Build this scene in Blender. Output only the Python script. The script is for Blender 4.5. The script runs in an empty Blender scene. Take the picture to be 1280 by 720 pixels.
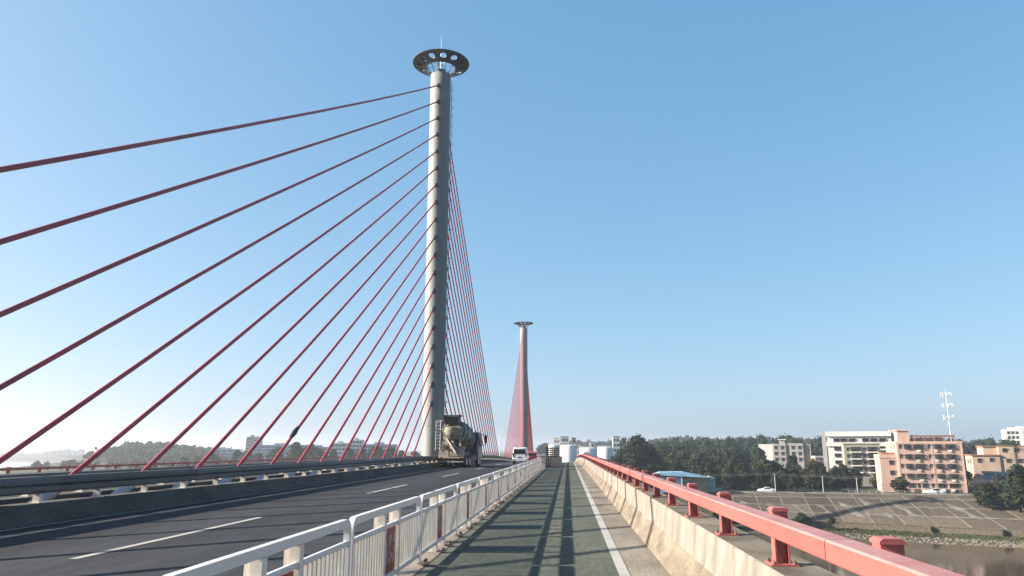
import bpy, bmesh, math, random
import numpy as np
from mathutils import Vector, Matrix

S = bpy.context.scene
COL = S.collection
PI = math.pi
R = math.radians
random.seed(7)

# ------------------------------------------------------------------ camera
cd = bpy.data.cameras.new('camera')
cam = bpy.data.objects.new('camera', cd); COL.objects.link(cam)
cam.location = (0, 0, 1.74)
cam.rotation_euler = (R(90 + 12.196), 0, R(4.208))
cd.sensor_width = 36; cd.lens = 26.16
cd.clip_start = 0.05; cd.clip_end = 20000
S.camera = cam

# ------------------------------------------------------------------ sky, sun, exposure
SUN_EL = R(23.6)
SUN_K = 0.10                                    # how far the light drifts forward per metre to the right
w = bpy.data.worlds.new('World'); S.world = w; w.use_nodes = True
nt = w.node_tree
sky = nt.nodes.new('ShaderNodeTexSky'); sky.sky_type = 'NISHITA'; sky.sun_disc = False
sky.sun_elevation = SUN_EL
sky.sun_rotation = math.atan2(-1, -SUN_K)
sky.altitude = 0; sky.air_density = 0.8; sky.dust_density = 1.5; sky.ozone_density = 5.0
bg = nt.nodes['Background']; bg.inputs['Strength'].default_value = 0.088
# the phone's soft tone curve for the sky, the same over the whole dome: one power and one gain per channel
sep = nt.nodes.new('ShaderNodeSeparateColor'); com = nt.nodes.new('ShaderNodeCombineColor')
nt.links.new(sky.outputs[0], sep.inputs[0])
for c_, (pw, gn) in enumerate(((0.804, 0.956), (0.545, 1.307), (0.425, 1.632))):
    a_ = nt.nodes.new('ShaderNodeMath'); a_.operation = 'POWER'; a_.inputs[1].default_value = pw
    b_ = nt.nodes.new('ShaderNodeMath'); b_.operation = 'MULTIPLY'; b_.inputs[1].default_value = gn
    nt.links.new(sep.outputs[c_], a_.inputs[0]); nt.links.new(a_.outputs[0], b_.inputs[0]); nt.links.new(b_.outputs[0], com.inputs[c_])
nt.links.new(com.outputs[0], bg.inputs[0])
sd = bpy.data.lights.new('sun', 'SUN'); sd.energy = 5.0; sd.angle = R(0.55); sd.color = (1.0, 0.90, 0.76)
sun = bpy.data.objects.new('sun', sd); COL.objects.link(sun)
h = math.cos(SUN_EL) / math.hypot(1, SUN_K)
sun.rotation_euler = Vector((h, h * SUN_K, -math.sin(SUN_EL))).to_track_quat('-Z', 'Y').to_euler()
sun.location = (-60, -10, 60)
S.view_settings.view_transform = 'Standard'; S.view_settings.look = 'None'
S.view_settings.gamma = 1.0; S.view_settings.use_curve_mapping = False
S.view_settings.exposure = 1.75
S.cycles.volume_bounces = 0
S.cycles.max_bounces = 6

# ------------------------------------------------------------------ materials
ALB = 0.82            # scales the material base colours down to offset the raised exposure
def mat(name, col, rough=0.7, metal=0.0, var=0.25, scale=3.0, stretch=(1, 1, 1), bump=0.0, col2=None,
        rnd=0.0, spec=0.5, fine=0.0, world=False, detail=6, contrast=(0.35, 0.65), blotch=None, chips=None):
    col = tuple(c * ALB for c in col); col2 = tuple(c * ALB for c in col2) if col2 else None
    m = bpy.data.materials.new(name); m.use_nodes = True
    n = m.node_tree.nodes; l = m.node_tree.links
    b = n['Principled BSDF']
    b.inputs['Roughness'].default_value = rough; b.inputs['Metallic'].default_value = metal
    b.inputs['Specular IOR Level'].default_value = spec
    if world:
        g = n.new('ShaderNodeNewGeometry'); src = g.outputs['Position']
    else:
        g = n.new('ShaderNodeTexCoord'); src = g.outputs['Object']
    mp = n.new('ShaderNodeMapping'); mp.inputs['Scale'].default_value = stretch
    l.new(src, mp.inputs['Vector'])
    oi = n.new('ShaderNodeObjectInfo')
    if not world:
        vm = n.new('ShaderNodeVectorMath'); vm.operation = 'MULTIPLY_ADD'
        cx = n.new('ShaderNodeCombineXYZ')
        for i in range(3): l.new(oi.outputs['Random'], cx.inputs[i])
        vm.inputs[1].default_value = (37, 53, 71)
        l.new(cx.outputs[0], vm.inputs[0]); l.new(mp.outputs[0], vm.inputs[2])
        vec = vm.outputs[0]
    else:
        vec = mp.outputs[0]
    nz = n.new('ShaderNodeTexNoise'); nz.inputs['Scale'].default_value = scale; nz.inputs['Detail'].default_value = detail
    nz.inputs['Roughness'].default_value = 0.62
    l.new(vec, nz.inputs['Vector'])
    mr = n.new('ShaderNodeMapRange'); mr.inputs[1].default_value = contrast[0]; mr.inputs[2].default_value = contrast[1]
    l.new(nz.outputs['Fac'], mr.inputs[0])
    mx = n.new('ShaderNodeMix'); mx.data_type = 'RGBA'
    c2 = col2 if col2 else tuple(c * (1 - var) for c in col)
    c1 = col if col2 else tuple(min(1, c * (1 + var * 0.6)) for c in col)
    mx.inputs[6].default_value = (*c2, 1); mx.inputs[7].default_value = (*c1, 1)
    l.new(mr.outputs[0], mx.inputs[0])
    out = mx.outputs[2]
    if fine:
        nf = n.new('ShaderNodeTexNoise'); nf.inputs['Scale'].default_value = scale * 14; nf.inputs['Detail'].default_value = 3
        l.new(vec, nf.inputs['Vector'])
        mf = n.new('ShaderNodeMapRange'); mf.inputs[1].default_value = 0.3; mf.inputs[2].default_value = 0.7
        mf.inputs[3].default_value = 1 - fine; mf.inputs[4].default_value = 1 + fine
        l.new(nf.outputs['Fac'], mf.inputs[0])
        mm = n.new('ShaderNodeVectorMath'); mm.operation = 'SCALE'
        l.new(out, mm.inputs[0]); l.new(mf.outputs[0], mm.inputs['Scale']); out = mm.outputs[0]
    if rnd:
        mr2 = n.new('ShaderNodeMapRange'); mr2.inputs[3].default_value = 1 - rnd; mr2.inputs[4].default_value = 1 + rnd
        l.new(oi.outputs['Random'], mr2.inputs[0])
        mm = n.new('ShaderNodeVectorMath'); mm.operation = 'SCALE'
        l.new(out, mm.inputs[0]); l.new(mr2.outputs[0], mm.inputs['Scale']); out = mm.outputs[0]
    if blotch:                                          # broad stains: (scale, stretch, amount)
        mb_ = n.new('ShaderNodeMapping'); mb_.inputs['Scale'].default_value = blotch[1]; l.new(vec, mb_.inputs['Vector'])
        nb_ = n.new('ShaderNodeTexNoise'); nb_.inputs['Scale'].default_value = blotch[0]; nb_.inputs['Detail'].default_value = 4; l.new(mb_.outputs[0], nb_.inputs['Vector'])
        mf = n.new('ShaderNodeMapRange'); mf.inputs[1].default_value = 0.36; mf.inputs[2].default_value = 0.64
        mf.inputs[3].default_value = 1 - blotch[2]; mf.inputs[4].default_value = 1 + blotch[2] * 0.6; l.new(nb_.outputs['Fac'], mf.inputs[0])
        mm = n.new('ShaderNodeVectorMath'); mm.operation = 'SCALE'
        l.new(out, mm.inputs[0]); l.new(mf.outputs[0], mm.inputs['Scale']); out = mm.outputs[0]
    if chips:                                           # worn spots: (scale, threshold, colour)
        nc = n.new('ShaderNodeTexNoise'); nc.inputs['Scale'].default_value = chips[0]; nc.inputs['Detail'].default_value = 5; nc.inputs['Roughness'].default_value = 0.7; l.new(vec, nc.inputs['Vector'])
        mf = n.new('ShaderNodeMapRange'); mf.inputs[1].default_value = chips[1]; mf.inputs[2].default_value = chips[1] + 0.03; l.new(nc.outputs['Fac'], mf.inputs[0])
        mx2 = n.new('ShaderNodeMix'); mx2.data_type = 'RGBA'; l.new(mf.outputs[0], mx2.inputs[0]); l.new(out, mx2.inputs[6]); mx2.inputs[7].default_value = (*chips[2], 1); out = mx2.outputs[2]
    l.new(out, b.inputs['Base Color'])
    if bump:
        bp = n.new('ShaderNodeBump'); bp.inputs['Strength'].default_value = bump; bp.inputs['Distance'].default_value = 0.02
        l.new(nz.outputs['Fac'], bp.inputs['Height']); l.new(bp.outputs[0], b.inputs['Normal'])
    return m

M = {}
M['asphalt'] = mat('asphalt', (0.038, 0.041, 0.048), 0.85, var=0.22, scale=0.55, stretch=(1, 0.16, 1), fine=0.25, world=True, spec=0.12, blotch=(0.55, (1, 0.08, 1), 0.30), chips=(0.5, 0.69, (0.028, 0.028, 0.03)))
M['green_path'] = mat('green_path', (0.112, 0.122, 0.098), 0.85, scale=0.7, stretch=(1, 0.3, 1), col2=(0.085, 0.094, 0.078), fine=0.22, world=True, spec=0.12, blotch=(0.35, (1, 0.5, 1), 0.16), chips=(2.6, 0.70, (0.14, 0.135, 0.115)))
M['gutter'] = mat('gutter', (0.27, 0.245, 0.205), 0.85, scale=0.9, stretch=(1.6, 0.3, 1), col2=(0.185, 0.165, 0.135), fine=0.16, world=True, spec=0.15, blotch=(1.0, (0.6, 1.3, 1), 0.22))
M['line_paint'] = mat('line_paint', (0.42, 0.4, 0.36), 0.6, scale=2.2, col2=(0.3, 0.285, 0.255), fine=0.12, world=True, contrast=(0.3, 0.5))
M['barrier'] = mat('barrier_concrete', (0.272, 0.25, 0.22), 0.85, scale=2.0, stretch=(3.5, 3.5, 0.9), col2=(0.198, 0.178, 0.15), fine=0.14, bump=0.3, rnd=0.05, contrast=(0.3, 0.68), spec=0.2, blotch=(0.9, (1, 1, 1.2), 0.22), chips=(9, 0.70, (0.09, 0.075, 0.055)))
M['barrier_foot'] = mat('barrier_foot', (0.235, 0.20, 0.155), 0.9, scale=1.4, stretch=(1, 0.6, 2.2), col2=(0.15, 0.125, 0.095), fine=0.16, bump=0.2, spec=0.15, blotch=(2.2, (1, 1, 1), 0.2), chips=(8, 0.68, (0.27, 0.25, 0.2)))
M['concrete'] = mat('concrete', (0.215, 0.187, 0.148), 0.88, scale=1.1, col2=(0.115, 0.098, 0.075), fine=0.14, bump=0.2, spec=0.2, blotch=(1.6, (1, 0.6, 1), 0.25))
M['kerb'] = mat('kerb', (0.3, 0.255, 0.225), 0.85, scale=1.6, col2=(0.19, 0.16, 0.135), fine=0.15, world=True, spec=0.2)
M['dark_concrete'] = mat('dark_concrete', (0.12, 0.12, 0.117), 0.9, scale=1.0, stretch=(1, 0.5, 1.4), col2=(0.07, 0.07, 0.069), fine=0.12, world=True, spec=0.2)
M['pylon'] = mat('pylon', (0.235, 0.255, 0.252), 0.65, scale=0.5, stretch=(1.5, 1.5, 0.16), col2=(0.188, 0.207, 0.206), fine=0.05, blotch=(0.35, (1.6, 1.6, 0.12), 0.14))
M['disc_metal'] = mat('disc_metal', (0.075, 0.082, 0.095), 0.5, 0.1, scale=0.8, var=0.2)
M['cable'] = mat('cable', (0.34, 0.032, 0.04), 0.45, scale=0.6, var=0.2)
M['red_paint'] = mat('red_paint', (0.46, 0.118, 0.102), 0.42, scale=1.6, col2=(0.39, 0.105, 0.092), fine=0.07, rnd=0.05, blotch=(0.8, (1, 0.5, 1), 0.10), chips=(13, 0.665, (0.20, 0.09, 0.06)))
M['rail_dust_sheen'] = mat('rail_dust_sheen', (0.42, 0.22, 0.21), 0.6, scale=2.5, col2=(0.36, 0.14, 0.125), fine=0.1)  # rail top: dust plus reflected sky sheen, both put into the colour
M['rust'] = mat('rust', (0.1, 0.06, 0.04), 0.8, scale=6, col2=(0.2, 0.15, 0.12))
M['white_paint'] = mat('white_paint', (0.72, 0.71, 0.7), 0.4, scale=3.0, col2=(0.64, 0.63, 0.61), fine=0.06, rnd=0.05, contrast=(0.2, 0.8), chips=(8, 0.715, (0.22, 0.13, 0.08)))
M['cream_paint'] = mat('cream_paint', (0.8, 0.745, 0.665), 0.5, scale=4.0, col2=(0.68, 0.62, 0.53), fine=0.06, rnd=0.06, blotch=(5, (1, 1, 0.4), 0.12))
M['red_board'] = mat('red_board', (0.26, 0.022, 0.022), 0.4, scale=2.5, col2=(0.18, 0.018, 0.018), rnd=0.1)
M['steel'] = mat('grey_steel', (0.12, 0.12, 0.128), 0.55, 0.15, scale=0.8, stretch=(1, 0.3, 2), col2=(0.07, 0.07, 0.074), fine=0.1, rnd=0.07, blotch=(0.8, (1, 0.4, 2), 0.2))
M['galv'] = mat('galvanised', (0.45, 0.45, 0.44), 0.5, 0.2, scale=2)
M['sleeve'] = mat('sleeve', (0.33, 0.36, 0.42), 0.5, 0.1, scale=2, var=0.2)
M['black'] = mat('black_rubber', (0.018, 0.018, 0.019), 0.75, var=0.2)
M['glass'] = mat('dark_glass', (0.012, 0.014, 0.017), 0.12, var=0.1, spec=0.3)
M['pane'] = mat('window_pane', (0.045, 0.05, 0.055), 0.2, var=0.5, scale=0.8, rnd=0.5, spec=0.35)
M['chrome'] = mat('wheel_metal', (0.45, 0.45, 0.46), 0.35, 0.6, var=0.1)
M['tail_red'] = mat('tail_red', (0.2, 0.012, 0.012), 0.25, var=0.1)
M['car_white'] = mat('car_white', (0.80, 0.81, 0.82), 0.25, var=0.06)
M['car_red'] = mat('car_red', (0.42, 0.03, 0.035), 0.25, var=0.1)
M['car_grey'] = mat('car_grey', (0.26, 0.27, 0.28), 0.3, 0.3, var=0.1)
M['car_dark'] = mat('car_dark', (0.04, 0.035, 0.035), 0.25, var=0.1)
M['plate'] = mat('plate_blue', (0.03, 0.08, 0.35), 0.4, var=0.1)
M['drum'] = mat('drum_paint', (0.3, 0.29, 0.25), 0.55, scale=2.4, col2=(0.05, 0.055, 0.045), fine=0.15, contrast=(0.42, 0.56))
M['hopper'] = mat('hopper_paint', (0.075, 0.072, 0.062), 0.7, scale=3, col2=(0.035, 0.032, 0.03), fine=0.1)
M['chute'] = mat('chute_paint', (0.34, 0.31, 0.23), 0.6, scale=3, col2=(0.17, 0.15, 0.1), fine=0.1)
M['truck_frame'] = mat('truck_frame', (0.07, 0.085, 0.11), 0.6, scale=2, col2=(0.04, 0.045, 0.055))
M['truck_cream'] = mat('truck_cream', (0.46, 0.41, 0.35), 0.6, scale=2.5, col2=(0.2, 0.16, 0.125), fine=0.1)
M['cab_blue'] = mat('cab_blue', (0.035, 0.06, 0.10), 0.3, var=0.2)
M['lattice'] = mat('brown_lattice', (0.13, 0.1, 0.06), 0.7, var=0.3)
M['mauve'] = mat('mauve_panel', (0.5, 0.41, 0.4), 0.7, var=0.15, scale=1.5)
# far side
M['ground'] = mat('earth', (0.075, 0.075, 0.04), 0.95, scale=0.05, col2=(0.035, 0.045, 0.022), world=True, spec=0.1)
M['bank_earth'] = mat('bank_earth', (0.1, 0.085, 0.06), 0.95, scale=0.22, col2=(0.04, 0.048, 0.022), world=True, fine=0.2, spec=0.1)
M['hillside'] = mat('hillside', (0.05, 0.07, 0.03), 0.95, scale=0.06, col2=(0.03, 0.045, 0.02), world=True)
M['panel'] = mat('slope_panel', (0.158, 0.13, 0.1), 0.92, scale=1.5, stretch=(1, 2.2, 1.5), col2=(0.066, 0.053, 0.042), fine=0.22, rnd=0.32, world=True, contrast=(0.32, 0.68), spec=0.1, blotch=(1.4, (1, 1, 1), 0.22))
M['rib'] = mat('slope_rib', (0.235, 0.215, 0.18), 0.9, scale=0.4, col2=(0.13, 0.118, 0.1), world=True, spec=0.1)
M['stone_wall'] = mat('stone_wall', (0.17, 0.145, 0.11), 0.92, scale=2.2, col2=(0.08, 0.068, 0.052), fine=0.3, world=True, spec=0.1)
M['rock'] = mat('rock', (0.24, 0.21, 0.17), 0.9, scale=0.7, col2=(0.11, 0.095, 0.075), world=True, spec=0.15)
M['road_far'] = mat('road_far', (0.18, 0.165, 0.14), 0.9, scale=0.3, col2=(0.13, 0.12, 0.1), world=True, spec=0.1)
M['pink'] = mat('pink_wall', (0.53, 0.355, 0.285), 0.85, scale=0.25, col2=(0.47, 0.31, 0.25), fine=0.05, stretch=(1, 1, 0.5), blotch=(0.5, (1, 1, 0.25), 0.10))
M['pink_light'] = mat('pink_light_wall', (0.58, 0.39, 0.31), 0.85, scale=0.3, var=0.12)
M['whitewall'] = mat('white_wall', (0.7, 0.69, 0.65), 0.8, scale=0.3, col2=(0.58, 0.57, 0.53), stretch=(1, 1, 0.4), blotch=(0.5, (1, 1, 0.25), 0.10))
M['beigewall'] = mat('beige_wall', (0.33, 0.31, 0.26), 0.85, scale=0.35, col2=(0.23, 0.215, 0.185), stretch=(1, 1, 0.4), blotch=(0.5, (1, 1, 0.25), 0.10))
M['greywall'] = mat('grey_wall', (0.38, 0.37, 0.345), 0.85, scale=0.3, col2=(0.3, 0.295, 0.28), blotch=(0.5, (1, 1, 0.25), 0.10))
M['orangewall'] = mat('orange_wall', (0.5, 0.36, 0.265), 0.85, scale=0.3, var=0.12, blotch=(0.5, (1, 1, 0.25), 0.10))
M['darkframe'] = mat('dark_frame', (0.10, 0.085, 0.075), 0.7, var=0.3)
M['lightframe'] = mat('light_frame', (0.55, 0.53, 0.50), 0.6, var=0.2)
M['roofbrown'] = mat('brown_roof', (0.25, 0.13, 0.09), 0.8, scale=0.6, var=0.25)
M['ac'] = mat('ac_box', (0.65, 0.64, 0.60), 0.5, var=0.15, rnd=0.2)
M['blue_roof'] = mat('blue_roof', (0.32, 0.55, 0.72), 0.5, scale=0.5, col2=(0.26, 0.47, 0.64))
M['shed_wall'] = mat('shed_wall', (0.30, 0.27, 0.20), 0.8, scale=0.6, var=0.3, spec=0.2)
M['shed_blue'] = mat('shed_blue_wall', (0.2, 0.38, 0.56), 0.7, var=0.2)
M['tank'] = mat('tank_white', (0.62, 0.62, 0.62), 0.6, scale=0.2, var=0.05)
M['far_blue'] = mat('far_glass_wall', (0.28, 0.38, 0.50), 0.4, scale=0.3, var=0.12)
M['pole'] = mat('pole_concrete', (0.42, 0.40, 0.37), 0.8, var=0.15)
M['tower_steel'] = mat('tower_steel', (0.62, 0.64, 0.66), 0.5, 0.1, var=0.1)
M['trunk'] = mat('bark', (0.10, 0.075, 0.05), 0.9, scale=3, var=0.3)

def leafmat(name, c1, c2, rnd=0.25):
    m = mat(name, c1, 0.6, scale=0.35, col2=c2, rnd=rnd, spec=0.05, fine=0.3)
    return m
M['leaf_dark'] = leafmat('leaf_dark', (0.024, 0.036, 0.017), (0.010, 0.016, 0.008))
M['leaf_mid'] = leafmat('leaf_mid', (0.037, 0.047, 0.020), (0.016, 0.023, 0.010))
M['leaf_olive'] = leafmat('leaf_olive', (0.048, 0.052, 0.023), (0.022, 0.026, 0.012))
M['leaf_brown'] = leafmat('leaf_brown', (0.052, 0.050, 0.028), (0.025, 0.025, 0.015))
M['grass'] = leafmat('grass', (0.075, 0.09, 0.025), (0.04, 0.05, 0.015))

def water_mat():
    m = bpy.data.materials.new('river_water'); m.use_nodes = True
    n = m.node_tree.nodes; l = m.node_tree.links; b = n['Principled BSDF']
    b.inputs['Base Color'].default_value = (0.062, 0.046, 0.03, 1)
    b.inputs['Roughness'].default_value = 0.07; b.inputs['IOR'].default_value = 1.33
    g = n.new('ShaderNodeNewGeometry'); nz = n.new('ShaderNodeTexNoise'); nz.inputs['Scale'].default_value = 0.8
    nz.inputs['Detail'].default_value = 5
    l.new(g.outputs['Position'], nz.inputs['Vector'])
    bp = n.new('ShaderNodeBump'); bp.inputs['Strength'].default_value = 0.35; bp.inputs['Distance'].default_value = 0.05
    l.new(nz.outputs['Fac'], bp.inputs['Height']); l.new(bp.outputs[0], b.inputs['Normal'])
    return m
M['water'] = water_mat()

# ------------------------------------------------------------------ mesh helpers
class MB:
    def __init__(s): s.v = []; s.f = []; s.mi = []; s.cur = 0; s.sm = []
    def add(s, vs, fs, smooth=False):
        o = len(s.v); s.v += [tuple(p) for p in vs]
        for f in fs: s.f.append(tuple(i + o for i in f)); s.mi.append(s.cur); s.sm.append(smooth)
        return s
    def box(s, a, b, mx=None):
        (x0, y0, z0), (x1, y1, z1) = a, b
        vs = [(x0, y0, z0), (x1, y0, z0), (x1, y1, z0), (x0, y1, z0), (x0, y0, z1), (x1, y0, z1), (x1, y1, z1), (x0, y1, z1)]
        if mx is not None: vs = [mx @ Vector(p) for p in vs]
        return s.add(vs, [(0, 3, 2, 1), (4, 5, 6, 7), (0, 1, 5, 4), (1, 2, 6, 5), (2, 3, 7, 6), (3, 0, 4, 7)])
    def bevbox(s, a, b, c=0.02):
        # box with its four edges along y and its ends chamfered
        (x0, y0, z0), (x1, y1, z1) = a, b
        pr = [(x0 + c, z0), (x1 - c, z0), (x1, z0 + c), (x1, z1 - c), (x1 - c, z1), (x0 + c, z1), (x0, z1 - c), (x0, z0 + c)]
        return s.sweep(pr, [y0, y1], closed=True, caps=True)
    def sweep(s, prof, ys, closed=False, caps=False, dz=None, smooth=False):
        n = len(prof); vs = []; fs = []
        for y in ys:
            d = dz(y) if dz else 0
            vs += [(x, y, z + d) for x, z in prof]
        m = n if closed else n - 1
        for j in range(len(ys) - 1):
            for i in range(m):
                a = j * n + i; b = j * n + (i + 1) % n
                fs.append((a, b, b + n, a + n))
        if caps:
            fs.append(tuple(range(n))[::-1]); k = (len(ys) - 1) * n
            fs.append(tuple(range(k, k + n)))
        return s.add(vs, fs, smooth)
    def tube(s, p, q, r, r2=None, n=8, caps=True, smooth=True):
        p = Vector(p); q = Vector(q); r2 = r if r2 is None else r2
        d = (q - p).normalized()
        u = d.orthogonal().normalized(); t = d.cross(u)
        vs = []
        for c, rr in ((p, r), (q, r2)):
            for i in range(n):
                a = 2 * PI * i / n; vs.append(c + u * math.cos(a) * rr + t * math.sin(a) * rr)
        s.add(vs, [(i, (i + 1) % n, n + (i + 1) % n, n + i) for i in range(n)], smooth)
        if caps: s.add(vs, [tuple(range(n))[::-1], tuple(range(n, 2 * n))])
        return s
    def path(s, pts, r, n=6):
        for a, b in zip(pts[:-1], pts[1:]): s.tube(a, b, r, n=n)
        return s
    def lathe(s, prof, n=24, mx=None, smooth=True, a0=0, a1=2 * PI):
        vs = []; full = abs(a1 - a0 - 2 * PI) < 1e-6; m = n if full else n + 1
        for rr, z in prof:
            for i in range(m):
                a = a0 + (a1 - a0) * i / n
                p = Vector((rr * math.cos(a), rr * math.sin(a), z))
                vs.append(mx @ p if mx is not None else p)
        fs = []
        for j in range(len(prof) - 1):
            for i in range(n):
                k = (i + 1) % m
                fs.append((j * m + i, j * m + k, (j + 1) * m + k, (j + 1) * m + i))
        return s.add(vs, fs, smooth)
    def prism(s, poly, axis, a, b):
        # polygon (u, v) extruded along axis 'x': (a..b, u, v), 'y': (u, a..b, v)
        n = len(poly)
        f = (lambda u, v, t: (t, u, v)) if axis == 'x' else (lambda u, v, t: (u, t, v)) if axis == 'y' else (lambda u, v, t: (u, v, t))
        vs = [f(u, v, a) for u, v in poly] + [f(u, v, b) for u, v in poly]
        fs = [(i, (i + 1) % n, n + (i + 1) % n, n + i) for i in range(n)] + [tuple(range(n))[::-1], tuple(range(n, 2 * n))]
        return s.add(vs, fs)
    def mesh(s, name, mats):
        me = bpy.data.meshes.new(name)
        me.from_pydata([tuple(p) for p in s.v], [], s.f)
        for m in (mats if isinstance(mats, (list, tuple)) else [mats]): me.materials.append(m)
        me.polygons.foreach_set('material_index', s.mi)
        me.polygons.foreach_set('use_smooth', s.sm)
        bm = bmesh.new(); bm.from_mesh(me); bmesh.ops.recalc_face_normals(bm, faces=bm.faces); bm.to_mesh(me); bm.free()
        me.update()
        return me
    def build(s, name, mats, parent=None, loc=None):
        return put(name, s.mesh(name, mats), parent, loc)

def put(name, me, parent=None, loc=None, rz=0.0):
    o = bpy.data.objects.new(name, me); COL.objects.link(o)
    if parent: o.parent = parent
    if loc is not None: o.location = loc
    if rz: o.rotation_euler = (0, 0, rz)
    return o
def tag(o, label=None, cat=None, group=None, kind=None):
    if label: o['label'] = label
    if cat: o['category'] = cat
    if group: o['group'] = group
    if kind: o['kind'] = kind
    return o
def thing(name, label, cat, loc=(0, 0, 0), rz=0.0, group=None):
    o = bpy.data.objects.new(name, None); COL.objects.link(o)
    o.empty_display_size = 0.2
    o.location = loc; o.rotation_euler = (0, 0, rz)
    return tag(o, label, cat, group)
def struct(o): o['kind'] = 'structure'; return o
def kids(o): return [c for c in bpy.data.objects if c.parent == o]
def dup(root, loc, rz=None, label=None, scale=None):
    r = root.copy(); COL.objects.link(r); r.location = loc
    if rz is not None: r.rotation_euler = (0, 0, rz)
    if label: r['label'] = label
    if scale: r.scale = scale
    for ch in root.children:
        c = ch.copy(); COL.objects.link(c); c.parent = r
        for g in ch.children:
            d = g.copy(); COL.objects.link(d); d.parent = c
    return r
ORD = ['topmost', 'second', 'third', 'fourth', 'fifth', 'sixth', 'seventh', 'eighth', 'ninth', 'tenth', 'eleventh', 'twelfth',
       'thirteenth', 'fourteenth', 'fifteenth', 'sixteenth', 'seventeenth', 'eighteenth', 'lowest']

# ------------------------------------------------------------------ the bridge deck
def dz(y):
    u = max(0.0, y - 72.0)
    return -u * u / 7000.0 if u < 140 else -140 * 140 / 7000.0 - (u - 140) * 0.04
YS = [-25, 0, 30, 60, 72] + list(range(80, 212, 8)) + [260, 330, 420, 470]
def strip(name, prof, m, ys=YS, closed=False, caps=False):
    return MB().sweep(prof, ys, closed, caps, dz).build(name, m)
RF = 0.05                                            # fall of the far carriageway away from the median
deck = struct(strip('bridge_deck', [(2.15, -0.03), (2.15, -0.75), (0.6, -0.95), (-2.0, -2.3), (-25.4, -2.6), (-28.5, -1.3), (-29.3, -1.15), (-29.3, -0.03 - RF), (-15.0, -0.03), (-12.3, -0.03)],
                     M['concrete'], closed=True, caps=True))
struct(strip('bike_path', [(0.86, 0), (-2.18, 0)], M['green_path']))
struct(strip('gutter', [(1.62, 0.0), (0.86, 0.0)], M['gutter']))
struct(strip('kerb', [(-2.18, 0.0), (-2.18, 0.006), (-2.2, 0.012), (-2.72, 0.03), (-2.75, 0.02), (-2.75, -0.02)], M['kerb']))
struct(strip('road', [(-2.75, 0), (-12.55, 0)], M['asphalt']))
struct(strip('median_floor', [(-12.55, 0.005), (-15.0, 0.005)], M['dark_concrete']))
struct(strip('far_road', [(-15.0, 0), (-25.0, -RF)], M['asphalt']))
struct(strip('far_path', [(-25.0, -RF + 0.0), (-28.1, -RF)], M['gutter']))
struct(strip('edge_line', [(0.845, 0.004), (0.69, 0.004)], M['line_paint']))
for y0 in (-5.9, 12.1, 30.2, 48.2, 66.3, 84.3, 102.3, 120.3):
    ys = [y0, y0 + 3.7, y0 + 7.5] if y0 < 60 else [y0 + t for t in (0, 2, 4, 6, 7.5)]
    struct(strip('lane_marking', [(-7.92, 0.006), (-8.07, 0.006)], M['line_paint'], ys))
struct(strip('road_edge_line', [(-12.2, 0.004), (-12.32, 0.004)], M['line_paint']))

# ------------------------------------------------------------------ right hand concrete barrier and coral rail
prof_b = [(1.41, -0.02), (1.412, 0.02), (1.625, 0.345), (1.635, 0.365), (1.682, 0.74), (1.70, 0.755), (2.13, 0.755), (2.15, 0.73), (2.15, -0.72)]
bar = thing('concrete_barrier', 'stained cream concrete barrier along the right edge of the bike path', 'barrier', (1.41, 0, 0))
L = 3.8
sg = MB().sweep([(x - 1.41, z) for x, z in prof_b], [0.004, L - 0.004], closed=True, caps=True)
for i_, f_ in enumerate(sg.f):                     # the splash-stained foot and the gritty top are duller than the wall
    zs = [sg.v[q][2] for q in f_]
    if len(f_) == 4 and max(zs) < 0.36: sg.mi[i_] = 1
    if len(f_) == 4 and min(zs) > 0.75: sg.mi[i_] = 2
seg = sg.mesh('barrier_segment', [M['barrier'], M['barrier_foot'], M['concrete']])
y = 17.3 - 7 * L
k = 0
while y < 190:
    o = put('barrier_segment', seg, bar, (0.0, y, dz(y + L / 2)))
    if y + L / 2 > 72: o.rotation_euler = (math.atan((dz(y + L) - dz(y)) / L), 0, 0); o.location.z = dz(y)
    y += L

def ibeam_post():
    m = MB(); hw = 0.0625; hy = 0.058; H = 0.45
    m.box((-hw, -hy, 0), (-hw + 0.013, hy, H)); m.box((hw - 0.013, -hy, 0), (hw, hy, H))
    m.box((-hw + 0.013, -0.006, 0), (hw - 0.013, 0.006, H))
    m.prism([(-hw + 0.014, 0.0), (0.01, 0.0), (-hw + 0.014, 0.22)], 'y', -0.045, -0.035)
    m.box((-hw - 0.003, -hy - 0.003, 0.335), (hw + 0.003, hy + 0.003, H))
    c = 0.074
    m.prism([(-c, H), (c, H), (c, H + 0.014), (c - 0.022, H + 0.032), (-c + 0.022, H + 0.032), (-c, H + 0.014)], 'y', -c, c)
    return m.mesh('post', M['red_paint'])
def base_plate():
    m = MB(); m.box((-0.115, -0.12, 0.0), (0.115, 0.12, 0.016))
    return m.mesh('base_plate', M['red_paint'])
def anchor_bolts():
    m = MB()
    for sx in (-1, 1):
        for sy in (-1, 1):
            m.tube((sx * 0.088, sy * 0.092, 0.012), (sx * 0.088, sy * 0.092, 0.046), 0.011, n=6); m.tube((sx * 0.088, sy * 0.092, 0.016), (sx * 0.088, sy * 0.092, 0.03), 0.019, n=6)
    return m.mesh('bolts', M['rust'])
P0, PS = 4.68, 2.315
pm, bm_, am = ibeam_post(), base_plate(), anchor_bolts()
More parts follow.
